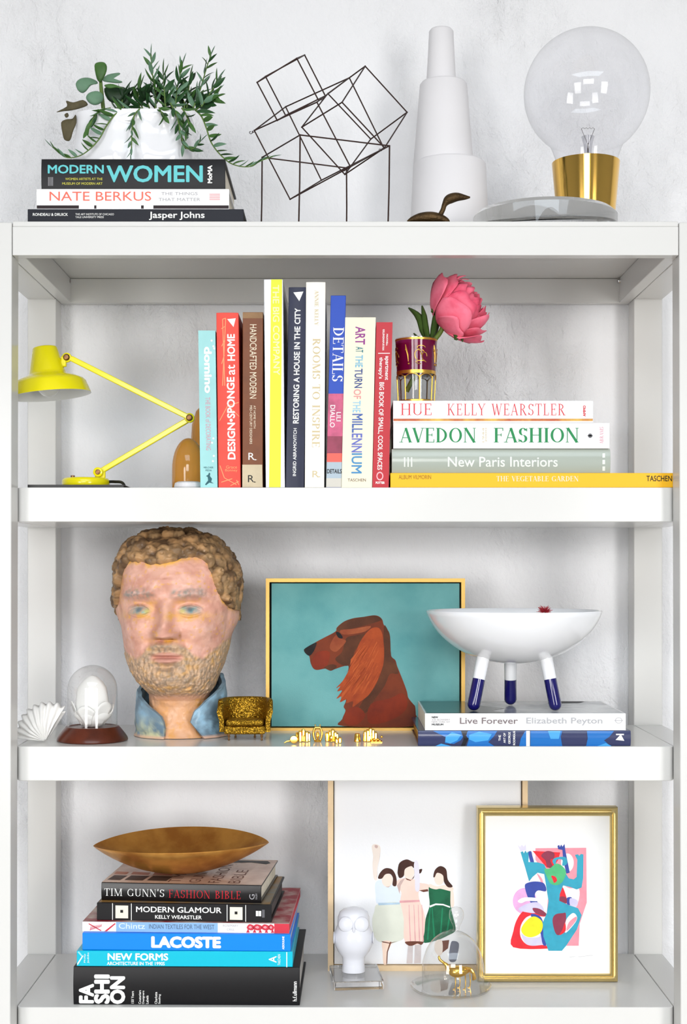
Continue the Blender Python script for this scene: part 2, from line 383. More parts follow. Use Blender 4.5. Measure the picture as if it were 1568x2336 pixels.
top = MB().box(tl, tr, 0, .378, PZ, Z1).build('top_panel', LACQ, unit, smooth=30, bevel=.001)
MB().box(tl, tr, .0, .02, TB, PZ-.0002).build('front_apron', LACQ, top, smooth=30)
MB().box(PL+.0006, PR-.0006, .36, .378, TB, PZ-.0002).build('back_apron', LACQ, top, smooth=30, bevel=.001)
for s, x in ((1, PL+.0006), (-1, PR-.0006)):
    MB().box(*sorted((x, x+s*rw)), .0205, .3595, TB, PZ-.0002).build('side_apron', LACQ, top, smooth=30, bevel=.001)
    p = at(160 if s > 0 else 1410, 641, .352)
    ch = M('chrome', (190,190,190), .15, 1.)
    mb = MB().lathe([(0,0),(.0042,0),(.0042,.004),(.0026,.0045),(.0026,.007),(.0042,.0075),(.0042,.0115),(.003,.013),(0,.013)], p-Vector((s*.012,0,0)), (s,0,0), 16)
    mb.build('bolt', ch, top)
for z in (Z2, Z3, Z4, Z4-.41):
    mb = MB(); r = .009; y0, y1 = FD, RY0; P = []
    for cx_, a0 in ((PL+.0006+r, 180), (PR-.0006-r, 270)):
        for k in range(7): a = math.radians(a0+15*k); P.append((cx_+r*math.cos(a), y0+r+r*math.sin(a)))
    P += [(PR-.0006, y1), (PL+.0006, y1)]; n = len(P)
    mb.add([(x,y,z-TH) for x,y in P]+[(x,y,z) for x,y in P], [tuple(range(n))[::-1], tuple(range(n,2*n))]+[(i,(i+1)%n,(i+1)%n+n,i+n) for i in range(n)])
    mb.build('shelf', LACQ, unit, smooth=30, bevel=.001)
# ------------------------------------------------------------------ top shelf: three books lying flat
WHITE = M('white_ink', (245,245,242), .6); BLACKP = M('black_print', (14,14,16), .5)
NAVYB = M('dark_navy_cloth', (9,12,26), .45, spec=.3); BLKC = M('black_jacket', (15,14,17), .4, spec=.3)
b3 = hbook('dark navy flat book at the bottom of the top-left stack', 63, 556, 477, 503.5, Z1+.0002, NAVYB, Y=.003, depth=.25, hard=True)
text(b3, 'RONDEAU & DRUICK', 75, 486, 155, 492.5, WHITE, bold=.02); text(b3, 'THE ART INSTITUTE OF CHICAGO', 172, 486.5, 260, 491, WHITE); text(b3, 'YALE UNIVERSITY PRESS', 172, 493, 237, 497.5, WHITE)
text(b3, 'Jasper Johns', 340, 483, 467, 502, WHITE, bold=.02)
b2 = hbook('white hardback with coral red capitals on its spine, middle of the top-left stack', 83, 523, 431, 476, b3['z1']+.0002, M('white_jacket', (244,243,243), .35), Y=.006, depth=.235)
for x0, x1 in ((84,180),(215,220),(322,328),(350,522)): band(b2, rect(x0, 468.5, x1, 476), M('dark_maroon_strip', (34,16,20), .5))  # dark maroon strips with gaps along the foot of the spine
text(b2, 'NATE BERKUS', 113, 437, 345, 458, M('coral_ink', (236,112,92), .5)); gi = M('grey_ink', (170,168,172), .5)
text(b2, 'THE THINGS', 368, 438, 451, 445, gi); text(b2, 'THAT MATTER', 362, 451.5, 457, 458.5, gi)
for k in range(4): band(b2, rect(478, 441.8+4*k, 502, 444.4+4*k), M('pale_red_ink', (226,176,178), .5))
b1 = hbook('thick black book with large turquoise title, under the white planter', 94, 514, 362, 430.5, b2['z1']+.0002, BLKC, Y=.010, depth=.215, sag=.002)
TQ = M('turquoise_ink', (102,200,204), .5); YE = M('yellow_ink', (206,200,70), .5)
text(b1, 'MODERN', 109, 376, 237, 396, TQ, bold=.03); text(b1, 'WOMEN', 243, 377, 463, 416, TQ, bold=.03)
text(b1, 'WOMEN ARTISTS AT THE', 149, 405.5, 234, 411, YE, bold=.01); text(b1, 'MUSEUM OF MODERN ART', 142, 416, 234, 421.5, YE, bold=.01)
band(b1, rect(472, 376, 486, 420), BLACKP); text(b1, 'MoMA', 473.5, 377, 484.5, 418, WHITE, 'u', bold=.05, eps=.0007)
for k in range(4): band(b1, rect(110+3.2*k, 404, 111.2+3.2*k, 424), gi)
# ------------------------------------------------------------------ planter with trailing succulents
c1 = lambda X, Y: (60+X/2.7034, 80+Y/2.7034)
zb = b1['z1']; PY = .095; pc = at(307, 300, PY); zr = at(0, 250, PY-.045).z
plant = thing('potted_succulents', 'white ceramic planter with trailing green succulents on the black book', 'planter', (pc.x, PY, zb))
CER = M('white_glazed_ceramic', (240,240,243), .12, coat=.5)
G = []; hz = zr-zb
prof = [(.0,.0),(.84,.0),(.93,.02),(.98,.12),(1.0,.3),(.985,.5),(.95,.7),(.955,.88),(.975,.97),(.965,1.0),(.94,1.0),(.92,.95),(.9,.8),(.0,.8)]
for k in range(96):
    a = 2*PI*k/96; cx_, sy_ = math.cos(a), math.sin(a); e = .62
    ux = math.copysign(abs(cx_)**e, cx_); uy = math.copysign(abs(sy_)**e, sy_); row = []
    for r, h in prof:
        x = pc.x+.0895*ux*r; y = PY+.052*uy*r; z = zb+hz*h
        if .1 < h < .95 and uy < 0 and r > .9:     # soft moulded dents in the front
            xx = (x-pc.x)/.0895
            y += .007*math.exp(-((xx+.02)/.07)**2)+.006*math.exp(-((xx-.5)/.2)**2-((h-.55)/.22)**2)+.006*math.exp(-((xx+.55)/.2)**2-((h-.55)/.22)**2)
        row.append((x, y, z))
    G.append(row)
MB().grid(G, cu=True).build('pot', CER, plant, smooth=60)
soil = MB().add([(pc.x+.082*math.copysign(abs(math.cos(2*PI*k/32))**.62, math.cos(2*PI*k/32)), PY+.046*math.copysign(abs(math.sin(2*PI*k/32))**.62, math.sin(2*PI*k/32)), zb+hz*.86) for k in range(32)], [tuple(range(32))]).build('soil', M('dark_soil', (50,40,32), .95, bump=(200,.8)), plant, smooth=0)
LG = [M('leaf_green_deep', (46,84,46), .42, var=(40,.3)), M('leaf_green_mid', (72,112,54), .42, var=(40,.3)), M('leaf_green_grey', (104,140,112), .5, var=(40,.25)), M('leaf_dark', (34,60,34), .45, var=(40,.3))]
LB = M('leaf_dried_brown', (92,84,60), .7, var=(60,.4)); ST = M('plant_stem', (98,124,60), .55)
def blade(name, L_, w, bend, mat, parent, thick=.16):
    """fleshy pointed leaf along +Z, bending towards +X"""
    G = []
    for i in range(7):
        t = i/6; ww = w*math.sin(PI*min(1, (t*.93+.07))**.8)**.8 if t < 1 else .0; ww = max(ww, w*.02)
        c = Vector((bend*L_*t*t, 0, L_*t))
        G.append([c+Vector((ww*thick*2*math.sin(2*PI*k/6)*.5+0, ww*math.cos(2*PI*k/6)*.5, 0)) for k in range(6)])
    mb = MB().grid(G, cv=True); return mb.build(name, mat, parent)
protos = []
def leaf_on(parent, pos, d, L_, mi, roll=0., bend=.15, name='leaf'):
    """a leaf whose own mesh is shared between alike leaves"""
    key = (mi, round(bend,1)); src = next((o for k, o in protos if k == key), None)
    q = Vector((0,0,1)).rotation_difference(Vector(d).normalized()) @ Quaternion((0,0,1), roll)
    if src is None:
        o = blade(name, 1., .31, bend, LG[mi] if mi < 4 else LB, parent); protos.append((key, o))
        o.location = Vector(pos)-wl(parent); o.rotation_mode = 'QUATERNION'; o.rotation_quaternion = q; o.scale = (L_,)*3
        # undo build offset: mesh was built relative to the parent's origin
        me = o.data; off = wl(parent)
        for v in me.vertices: v.co += off
        return o
    return copy_part(src, parent, pos, q, (L_,)*3)
nleaf = [0]
def strand(P, Y0, Y1, step, L0, L1, mis, side=1., up=None, dens=1):
    P = smooth_loop([Vector((*c1(*p), 0)) for p in P], 6, close=False); n = len(P)
    W3 = [at(p.x, p.y, Y0+(Y1-Y0)*i/(n-1)) for i, p in enumerate(P)]
    st = MB().tube(W3, [.0013-.0007*i/(n-1) for i in range(n)], 6).build('stem', ST, plant)
    L = [0]
    for i in range(n-1): L.append(L[-1]+(W3[i+1]-W3[i]).length)
    s = step*.5; k = 0
    while s < L[-1]:
        i = max(j for j in range(n-1) if L[j] <= s); f = s/L[-1]; p = W3[i].lerp(W3[i+1], (s-L[i])/(L[i+1]-L[i])); t = (W3[i+1]-W3[i]).normalized()
        if up is not None: base = Vector(up); d = (base*.8+t*.55+Vector((random.uniform(-.25,.25), random.uniform(-.5,.3), random.uniform(-.2,.2))))
        else:
            az = k*2.4+random.uniform(-.4,.4); a1 = t.cross(Vector((0,1,0))).normalized(); a2 = t.cross(a1)
            sp = .55+.25*(1-f); d = t*1.0+(a1*math.cos(az)*1.25+a2*math.sin(az)*.8)*sp
        leaf_on(st, p, d, (L0+(L1-L0)*f)*random.uniform(.85,1.15), random.choice(mis), random.uniform(0,6.3), random.choice((.1,.2,.3)))
        nleaf[0] += 1; s += step*random.uniform(.8,1.2); k += 1
    # closing tip leaf
    leaf_on(st, W3[-1], (W3[-1]-W3[-3]), L1*1.1, mis[-1], 0, .1); return st
u = .00023   # metres per crop px
for P, st, L0, L1, m in (
    ([(800,450),(790,330),(775,210),(770,120)], 20*u, 125*u, 62*u, (1,2,2)), ([(920,450),(930,330),(950,240),(965,175)], 20*u, 130*u, 65*u, (0,1,2)),
    ([(1030,450),(1075,330),(1110,210),(1140,120)], 21*u, 120*u, 62*u, (0,1,2)), ([(1050,460),(1110,410),(1170,380)], 20*u, 120*u, 90*u, (0,1)),
    ([(860,450),(850,330),(845,240)], 21*u, 130*u, 90*u, (0,1)), ([(990,450),(1000,360),(1010,270)], 22*u, 120*u, 90*u, (0,3,1)),
    ([(700,450),(690,390),(700,330)], 21*u, 130*u, 100*u, (3,0,1)), ([(600,450),(590,390),(600,360)], 21*u, 100*u, 90*u, (3,0)),
    ([(1080,440),(1140,350),(1180,280)], 22*u, 120*u, 80*u, (0,1,2)), ([(760,450),(740,400),(735,360)], 22*u, 120*u, 100*u, (3,0))):
    strand(P, .085+random.uniform(-.015,.02), .08+random.uniform(-.02,.02), st, L0, L1, m)
strand([(660,455),(560,480),(495,560),(450,640),(390,705),(320,748),(240,752),(160,690)], .05, .022, 36*u, 105*u, 60*u, (1,1,2), up=(-.45,-.1,.8))
strand([(700,455),(665,500),(652,590),(650,670),(645,735)], .045, .028, 24*u, 95*u, 55*u, (1,2,2))
strand([(890,420),(930,500),(950,600),(980,690),(1030,700),(1075,655)], .05, .03, 24*u, 105*u, 60*u, (0,1,2))
strand([(1040,460),(1080,500),(1110,570),(1140,660),(1195,735),(1270,795),(1370,812),(1450,775),(1520,750)], .05, .02, 36*u, 115*u, 55*u, (0,1,1,2), up=(.72,-.1,.62))
strand([(520,450),(450,470),(410,520),(380,580)], .05, .035, 30*u, 100*u, 75*u, (0,1), up=(-.3,-.2,-.6))
strand([(820,450),(830,470),(850,500)], .05, .035, 24*u, 90*u, 80*u, (0,1))
strand([(960,450),(985,490),(1000,540),(990,600)], .05, .032, 24*u, 100*u, 70*u, (0,1))
for x in (560, 640, 720, 790, 850, 910, 970, 1030):   # the dense dark growth at the rim
    strand([(x,462),(x+random.uniform(-25,25),420),(x+random.uniform(-40,40),random.uniform(350,385))], .095+random.uniform(-.02,.02), .09+random.uniform(-.02,.02), 24*u, 115*u, 95*u, (3,3,0))
# broad paddle succulent at the planter's left
pst = MB().tube([at(*c1(475,455), .09), at(*c1(462,330), .085), at(*c1(456,240), .085)], [.003,.0028,.0022], 8).build('stem', ST, plant)
def paddle(pts, Y, mat, tilt=0.):
    P = smooth_loop([Vector((*c1(*p), 0)) for p in pts], 3); n = len(P); cxp = sum(p.x for p in P)/n; cyp = sum(p.y for p in P)/n; mb = MB(); rings = []
    for s, dy in ((0., .003), (.6, .0026), (.93, .0016), (1., 0.), (.93, -.0016), (.6, -.0026), (0., -.003)):
        rings.append([at(cxp+(p.x-cxp)*s, cyp+(p.y-cyp)*s, Y+dy+tilt*(p.x-cxp)*s*K) for p in P])
    mb.grid([[row[i] for row in rings] for i in range(n)], cu=True); return mb.build('paddle_leaf', mat, pst, smooth=80)
for pts, Y, mi, tl_ in (([(420,190),(440,168),(480,168),(498,195),(490,240),(460,290),(435,270)], .08, 1, 0), ([(305,300),(330,270),(380,262),(430,280),(440,300),(400,310),(370,345),(345,358),(318,340)], .075, 2, .3),
    ([(470,280),(500,245),(570,232),(575,245),(520,262),(590,285),(575,297),(510,292)], .075, 2, -.2), ([(368,385),(390,355),(440,345),(475,370),(470,410),(430,432),(390,420)], .07, 2, .2),
    ([(480,330),(530,315),(590,320),(610,350),(590,400),(545,420),(500,395)], .09, 3, 0), ([(480,310),(520,300),(560,310),(600,330),(560,325),(510,330)], .072, 1, 0), ([(540,330),(600,320),(640,360),(640,430),(590,440),(545,420)], .095, 3, 0)):
    paddle(pts, Y, LG[mi], tl_)
for pts in ([(185,475),(250,440),(245,405),(290,415),(350,400),(380,430),(340,450),(280,465),(230,470)], [(215,540),(245,520),(285,515),(305,490),(310,540),(290,590),(270,650),(235,645),(222,600)], [(235,490),(255,480),(262,500),(245,510)]):
    paddle(pts, .06, LB)
# ------------------------------------------------------------------ wire cube sculpture
c2 = lambda X, Y: (560+X/3.92, 100+Y/3.92)
WIRE = M('dark_rusted_wire', (62,44,40), .55, .6); ww = at(745, 300, .12)
wires = thing('wire_sculpture', 'dark rusted wire sculpture of tilted open cubes on thin legs', 'sculpture', (ww.x, .115, Z1))
def cage(name, V, E, r=.00105):
    mb = MB()
    for a, b in E:
        pa, pb = at(*c2(*V[a][:2]), V[a][2]), at(*c2(*V[b][:2]), V[b][2]); mb.tube([pa, pb], r, 7)
    for v in V.values(): mb.sphere(at(*c2(*v[:2]), v[2]), r*1.25, 8, 6)
    return mb.build(name, WIRE, wires)
cube = [('1','2'),('2','3'),('3','4'),('4','1'),('1a','2a'),('2a','3a'),('3a','4a'),('4a','1a'),('1','1a'),('2','2a'),('3','3a'),('4','4a')]
cage('open_cube', {'1':(105,345,.10),'2':(180,292,.15),'3':(530,100,.129),'4':(460,130,.079),'1a':(285,685,.103),'2a':(360,640,.153),'3a':(715,465,.132),'4a':(650,497,.082)}, cube)
cage('open_cube', {'1':(80,775,.12),'2':(360,563,.215),'3':(930,304,.155),'4':(640,522,.06),'1a':(400,1390,.132),'2a':(680,1220,.227),'3a':(1240,935,.167),'4a':(940,1100,.072)}, cube)
cage('open_cube', {'1':(1072,200,.17),'2':(738,445,.212),'3':(505,745,.115),'4':(865,523,.072),'1a':(1447,612,.185),'2a':(1122,852,.227),'3a':(890,1168,.13),'4a':(1245,930,.087)}, cube)
cage('wire_table_top', {'1':(150,1015,.173),'2':(490,815,.06),'3':(1290,912,.06),'4':(905,1110,.173)}, [('1','2'),('2','3'),('3','4'),('4','1')])
for x, y, x2, Y in ((150,1015,138,.173),(490,815,476,.06),(905,1110,903,.173),(1290,912,1275,.06)):
    p = at(*c2(x, y), Y); q = at(*c2(x2, 1500), Y); q.z = Z1+.0005; MB().tube([p, p.lerp(q,.5)+Vector((.0005,0,0)), q], .00115, 8).build('leg', WIRE, wires)
for x, y, Y in ((715,478,.1),(1245,935,.13),(915,1115,.12),(85,780,.12)):
    mb = MB(); p = at(*c2(x,y), Y); P = [p+Vector((.0017*math.sin(k*.9)*(.6+.05*k)-.0005*k, .002*math.cos(k*1.1), .0016*math.cos(k*.9)-.0002*k)) for k in range(16)]
    mb.tube(P, .0005, 5).build('binding_wire', WIRE, wires)
# ------------------------------------------------------------------ white stacked cones
TY = .245; tw = at(1015, 500, TY); CHALK = M('matt_white_clay', (232,230,232), .8, bump=(60,.08))
tower = thing('stacked_cone_vase', 'tall matt white tower of three stacked tapering cups', 'vase', (tw.x, TY, Z1)); q_ = mp(TY)
for cx_, y0, y1, r0, r1, dx in ((1026, 372, 610, 82, 93, 0), (1012, 189, 380, 53, 69, 0), (1007, 67, 200, 27, 34.5, 0)):
    p0 = at(cx_, y0, TY); z1 = max(at(cx_, y1, TY).z, Z1+.0003); H = p0.z-z1; r0 *= q_; r1 *= q_
    MB().lathe([(0,0),(r1,0),(r1+(r0-r1)*.5,H*.5),(r0+.0006,H-.004),(r0-.002,H-.0006),(r0-.005,H),(0,H)], (p0.x, TY, z1), seg=56).build('tier', CHALK, tower, smooth=50)
# ------------------------------------------------------------------ bronze figurine
def fine(P, n=5):
    Q = smooth_loop([Vector(p) for p in P], n, close=False); return [(q.x, q.y, max(q.z, .5)) for q in Q]
BRZ = M('dark_bronze', (86,66,40), .45, .75, bump=(300,.6), var=(60,.5)); c3 = lambda X, Y: (900+X/2.6133, 40+Y/2.6133)
fg = thing('bronze_figurine', 'small dark bronze figurine with raised leaf-shaped tip, before the white tower', 'figurine', (at(985,490,.045).x, .045, Z1))
P = [(78,1204,6),(110,1190,18),(160,1180,30),(220,1178,34),(270,1184,28),(310,1200,20),(325,1215,10)]
P = fine(P); mb = MB().tube([at(*c3(x,y+12), .045) for x,y,r in P], [r*K/2.6*.98 for x,y,r in P], 14)
mb.build('body', BRZ, fg, smooth=60)
P = [(270,1185,16),(290,1145,15),(300,1115,17),(325,1085,30),(370,1070,28),(420,1072,16),(452,1072,5)]
P = fine(P); mb = MB().tube([at(*c3(x,y), .045) for x,y,r in P], [r*K/2.6*.98 for x,y,r in P], 12); mb.build('raised_tip', BRZ, fg, smooth=60)
MB().lathe([(0,0),(.016,0),(.018,.003),(0,.004)], (at(985,490,.045).x-.003, .045, Z1+.0002), ell=(1.9,.8)).build('base', BRZ, fg)
# ------------------------------------------------------------------ globe bulb lamp
GY = .15; BRASS = M('polished_brass', (236,190,96), .11, 1.)
gl = at(1337, 300, GY); gq = mp(GY); dc = at(1244, 480, .13)
bulb = thing('bulb_lamp', 'big clear glass globe bulb lamp on round clear disc with brass socket', 'lamp', (dc.x, .13, Z1))
dz = at(0, 447, .025).z-Z1; R = .108
MB().lathe([(0,0),(R-.003,0),(R,.003),(R,dz-.006),(R-.006,dz),(0,dz)], (dc.x, .13, Z1+.0003), seg=72).build('base_disc', M('clear_acrylic', (254,255,255), .0, trans=1., ior=1.42), bulb, smooth=35)
zb0 = Z1+dz+.0008; zt = at(0, 372, GY).z
MB().lathe([(0,zb0),(66*gq,zb0),(77*gq,zt),(73*gq,zt+.0004),(64*gq,zt-.012),(0,zt-.014)], (gl.x, GY, 0), seg=64).build('brass_socket', BRASS, bulb, smooth=35)
MB().tube([(gl.x+.012, GY, Z1+.001), (gl.x+.012, GY, zb0+.003)], .005, 14).build('socket_rod', M('chrome', (190,190,190), .15, 1.), bulb)
gc = at(1339, 212, GY); GR = 142.5*gq; prof = []
zn = zt-.006-gc.z; rn = 68*gq
for k in range(41):
    a = PI*k/40*.80; prof.append((GR*math.sin(a), GR*math.cos(a)))
r_e, h_e = prof[-1]
for t in (.25,.5,.75,1.): prof.append((r_e+(rn-r_e)*(1-(1-t)**1.6), h_e+(zn-h_e)*t))
gt = MG('bulb_glass', (.965,.965,.975), 1.4)
MB().lathe(prof, (gc.x, GY, gc.z), seg=72).build('glass_globe', gt, bulb, smooth=80)
sp = at(1342, 345, GY)
fs = MB().lathe([(.006,-.02),(.0055,0),(.007,.012),(.010,.022),(.0,.022)], (sp.x, GY, sp.z), seg=20).build('filament_stem', MG('stem_glass', (.86,.86,.88), 1.5), bulb)
mb = MB().tube([(sp.x, GY, sp.z-.02), (sp.x, GY, sp.z+.012)], .0011, 8)
for s in (-1,1): mb.tube([(sp.x, GY, sp.z+.010), (sp.x+s*.006, GY, sp.z+.024), (sp.x+s*.010, GY, sp.z+.034)], .00035, 6)
mb.tube([(sp.x-.010+.0025*k, GY, sp.z+.034+.0018*(k%2)) for k in range(9)], .0003, 5)
mb.build('filament', M('dark_metal', (80,70,68), .4, .8), fs)
# ------------------------------------------------------------------ second shelf: lamp on a thin black book
c4 = lambda X, Y: (X/3.0154, 500+Y/3.0154)
zt_ = at(0, 1106, .06).z
tray = MB(); A = at(63, 1110, .056); B = at(282, 1110, .056)
tr_ = thing('thin_book', 'thin black paper-bound book lying under the yellow desk lamp', 'book', ((A.x+B.x)/2, .15, Z2))
finish_book(tr_, B.x-A.x, zt_-Z2-.0002, .2, 0, False, lambda a,b,c: Vector((A.x+a, .056+b, Z2+.0002+c)), M('black_gloss_cover', (20,19,20), .3), M('black_edge_pages', (40,36,36), .8))
LY = .135; YEL = M('yellow_enamel', (236,222,8), .22, coat=.4); ql = mp(LY); KNOB = M('brown_brass_knob', (120,84,52), .35, .8)
lb = at(196, 1100, LY)
lamp = thing('desk_lamp', 'yellow enamel desk lamp with bent arm and shade touching the left post', 'lamp', (lb.x, LY, zt_))
rb = 54*ql; hb = at(0, 1088, LY-.03).z-zt_
MB().lathe([(0,0),(rb-.001,0),(rb,.001),(rb,hb-.004),(rb-.002,hb-.001),(rb-.006,hb),(0,hb)], (lb.x, LY, zt_+.0002), seg=56).build('base', YEL, lamp, smooth=50)
bp_ = at(166, 1086, LY); MB().lathe([(0,0),(.0032,0),(.0032,.004),(0,.0045)], (bp_.x, LY, zt_+hb), seg=16).build('switch_button', KNOB, lamp)
mb = MB(); P = smooth_loop([at(*c4(742,1806), LY), at(*c4(790,1806), LY-.004), at(*c4(840,1812), LY-.02), at(*c4(862,1850), LY-.03), at(*c4(868,1885), LY+.0)], 5, close=False)
P[-1].z = Z2+.003
mb.tube(P, .0022, 8).build('cord', M('black_rubber', (18,18,18), .5), lamp)
def arm(p0, p1, w, name):
    a, b = at(*p0, LY), at(*p1, LY); d = (b-a).normalized(); n = Vector((-d.z, 0, d.x)); mb = MB(); G = []
    prof = []
    for k in range(9): t = PI/2+PI*k/8; prof.append(a+d*(w*math.cos(t))+n*(w*math.sin(t)))
    for k in range(9): t = -PI/2+PI*k/8; prof.append(b+d*(w*math.cos(t))+n*(w*math.sin(t)))
    N = len(prof)
    mb.add([p+Vector((0,y,0)) for y in (-.0035,.0035) for p in prof], [tuple(range(N)), tuple(range(N,2*N))[::-1]]+[(i,(i+1)%N,(i+1)%N+N,i+N) for i in range(N)])
    return mb.build(name, YEL, lamp, smooth=50, bevel=.0012)
J0, J1, J2 = (153,816), (433,953.5), (224,1077)
arm((165,819), J1, .0041, 'upper_arm')
lo = arm(J2, (431,955), .0041, 'lower_arm'); lo.location.y += .0072
for j, nm in ((J0,'joint_knob'),(J1,'joint_knob'),(J2,'joint_knob')):
    p = at(*j, LY); MB().lathe([(0,0),(.0048,0),(.005,.002),(.0035,.0042),(0,.0048)], (p.x, LY-.0036 if j != J2 else LY, p.z), (0,-1,0), 20).build(nm, KNOB, lamp)
    MB().lathe([(0,-.004),(.0068,-.004),(.0072,-.003),(.0072,.003),(.0068,.0034),(0,.0034)], (p.x, LY, p.z), (0,-1,0), 24).build('joint_hub', YEL, lamp, smooth=50)
pb = at(228,1086,LY); MB().box(pb.x-.0085, pb.x+.0075, LY+.004, LY+.009, zt_+hb-.001, at(*J2,LY).z+.004).build('arm_bracket', YEL, lamp, bevel=.002)
tc_ = at(102, 791, LY); ax = Vector((math.sin(math.radians(6)), 0, -math.cos(math.radians(6)))); q = ql
out = [(0,-.0),(20*q,-.2*q),(26*q,1.5*q),(28*q,4*q),(40*q,56*q),(42*q,62*q),(48*q,66*q),(66*q,72*q),(80*q,79*q),(85*q,85*q),(94*q,112*q)]
inn = [(92.6*q,112*q),(83*q,87*q),(78*q,81*q),(64*q,74*q),(46*q,68*q),(38*q,60*q),(26*q,8*q),(0,6*q)]
shade = MB().lathe(out, tc_, ax, 64).build('lamp_shade', YEL, lamp, smooth=50)
MB().lathe([(94*q,112*q)]+inn, tc_, ax, 64).build('shade_lining', M('white_enamel', (238,238,236), .35), shade, smooth=50)
bc = tc_+ax*(88*q); MB().sphere(bc, (27*q,27*q,27*q), 24, 14).build('light_bulb', M('opal_bulb', (235,234,230), .2, coat=.3), lamp)
a, b = at(146,822,LY), at(168,820,LY)
MB().box(a.x-.004, a.x+.004, LY-.0045, LY+.0045, a.z-.010, a.z+.006).build('shade_clamp', YEL, lamp, bevel=.0015)
# ------------------------------------------------------------------ amber glass
def amber(name, rgb, rough=.05): return M(name, rgb, rough, trans=.35, ior=1.3, coat=.4)
AMB = amber('amber_glass', (226,160,70)); y_ = .155; p = at(430, 1060, y_); qa = mp(y_)
h_ = at(0, 1000, y_).z-Z2; r_ = 37.5*qa
prof = [(r_*.97,0),(r_,.002),(r_,h_*.42)]+[(r_*math.cos(PI/2*k/12), h_*.42+h_*.58*math.sin(PI/2*k/12)) for k in range(1,13)]
ad = thing('amber_glass_dome', 'low amber glass dome behind the lamp elbow, left of the turquoise book', 'glass dome', (p.x, y_, Z2))
MB().lathe(prof, (p.x, y_, Z2+.0005), seg=56).build('dome', AMB, ad, smooth=70)
y2 = .30; p = at(472, 1000, y2); qa = mp(y2); h2 = at(0, 925, y2).z-Z2
MB_ = MB().lathe([(0,0),(r_*.7,0),(r_*.72,h2*.05),(.028*.72,h2*.3),(.026,h2*.6),(.0245,h2*.78),(.018,h2*.93),(.009,h2),(0,h2)], (p.x, y2, Z2+.0005), seg=48)
v = thing('amber_glass_vase', 'taller amber glass vase half hidden behind the turquoise book', 'vase', (p.x, y2, Z2)); MB_.build('body', AMB, v, smooth=70)
p = at(432, 1108, .085); md = MB().lathe([(0,0),(.0195,0),(.0215,.003),(.020,.0085),(.016,.0105),(0,.011)], (p.x-.001, .085, Z2+.0003), seg=40)
dsk = md.build('marble_disc', M('white_marble', (228,226,228), .3, var=(60,.2)), None, origin=(p.x, .085, Z2)); tag(dsk, 'small pale marble disc at the foot of the amber dome', 'disc')
# ------------------------------------------------------------------ upright books, left to right
zs = Z2+.0002; G_ = 'upright books on the second shelf'
bk = vbook('turquoise paperback with rounded white lowercase title, leftmost upright book', 457.5, 496.5, 452.5, 754, 1112, zs, M('turquoise_cover', (158,214,214), .4, var=(14,.12)), Y=.052, depth=.17, hard=False, group=G_)
text(bk, 'domino', 466, 791, 484, 897, WHITE, 'd', bold=.05); PKI = M('dusty_pink_ink', (214,150,166), .5)
text(bk, 'THE BOOK of DECORATING', 469.5, 906, 480.5, 1027, PKI, 'd', 'sans'); dk = M('dark_teal_ink', (40,92,100), .5)
text(bk, 'MELCHER', 465, 1064.5, 487, 1068.5, dk); text(bk, 'MEDIA', 469, 1071, 483, 1075, dk)
band(bk, [(477,1078),(480,1080),(479,1086),(484,1092),(482,1099),(488,1103),(478,1101),(470,1107),(468,1105),(475,1096),(474,1088),(470,1086),(475,1083)], dk)
for x, y in ((487,790),(489,795),(483,777),(487,1000),(484,1010),(488,1040),(486,1052)): band(bk, ellipse(x, y, 2.4, 2.4, 8), WHITE)
RD = M('coral_red_cover', (236,76,62), .45, var=(40,.12)); ORI = M('pale_orange_ink', (246,160,110), .5)
bk = vbook('coral red hardback with white triangle and title read bottom to top', 498.5, 549, 493.5, 713, 1112, zs, RD, Y=.05, depth=.2, sag=.0015, group=G_)
for a, b in (((508,728),(515,726)),((515,726),(508,880)),((508,728),(513,880)),((505,750),(513,745)),((506,790),(513,775)),((506,830),(512,810)),((501,960),(520,925)),((520,925),(545,918)),((520,925),(546,950)),((502,1062),(512,1090)),((505,1100),(530,1092)),((512,1090),(540,1106)),((540,1095),(545,1106)),((526,1108),(545,1098))):
    w = .9; band(bk, [(a[0]-w,a[1]),(a[0]+w,a[1]),(b[0]+w,b[1]),(b[0]-w,b[1])] if abs(b[1]-a[1]) > abs(b[0]-a[0]) else [(a[0],a[1]-w),(b[0],b[1]-w),(b[0],b[1]+w),(a[0],a[1]+w)], ORI)
text(bk, 'DESIGN•SPONGE', 518.5, 860, 536.5, 1048, WHITE, 'u', bold=.035); text(bk, 'at', 520, 832, 536.5, 855, WHITE, 'u', bold=.01); text(bk, 'HOME', 518.5, 762, 536.5, 823, WHITE, 'u', bold=.035)
band(bk, [(518.5,728),(538,726),(533,746)], WHITE); text(bk, 'Grace', 516, 1062, 541, 1069, ORI); text(bk, 'Bonney', 514, 1070, 542, 1077, ORI)
BR = M('brown_cover', (118,64,28), .4, var=(60,.15)); CRL = M('tan_label', (206,190,160), .6, var=(60,.1))
bk = vbook('chocolate brown hardback with beige label at the foot of its spine', 553, 599.5, 554, 712, 1112, zs, BR, Y=.054, depth=.19, group=G_)
band(bk, [(553,1060),(598.5,1060),(599.5,1111.5),(553,1111.5)], CRL); band(bk, [(554,712.6),(600,712.6),(600,726),(554,726)], M('tan_worn_edge', (150,116,82), .6, var=(80,.2)))
CRI = M('cream_ink', (236,222,196), .5); text(bk, 'HANDCRAFTED MODERN', 570, 740, 585.5, 909, CRI, 'd'); text(bk, 'AT HOME WITH', 578.5, 925, 583.5, 977, CRI, 'd'); text(bk, 'MID-CENTURY DESIGNERS', 570, 925, 575.5, 1013, CRI, 'd')
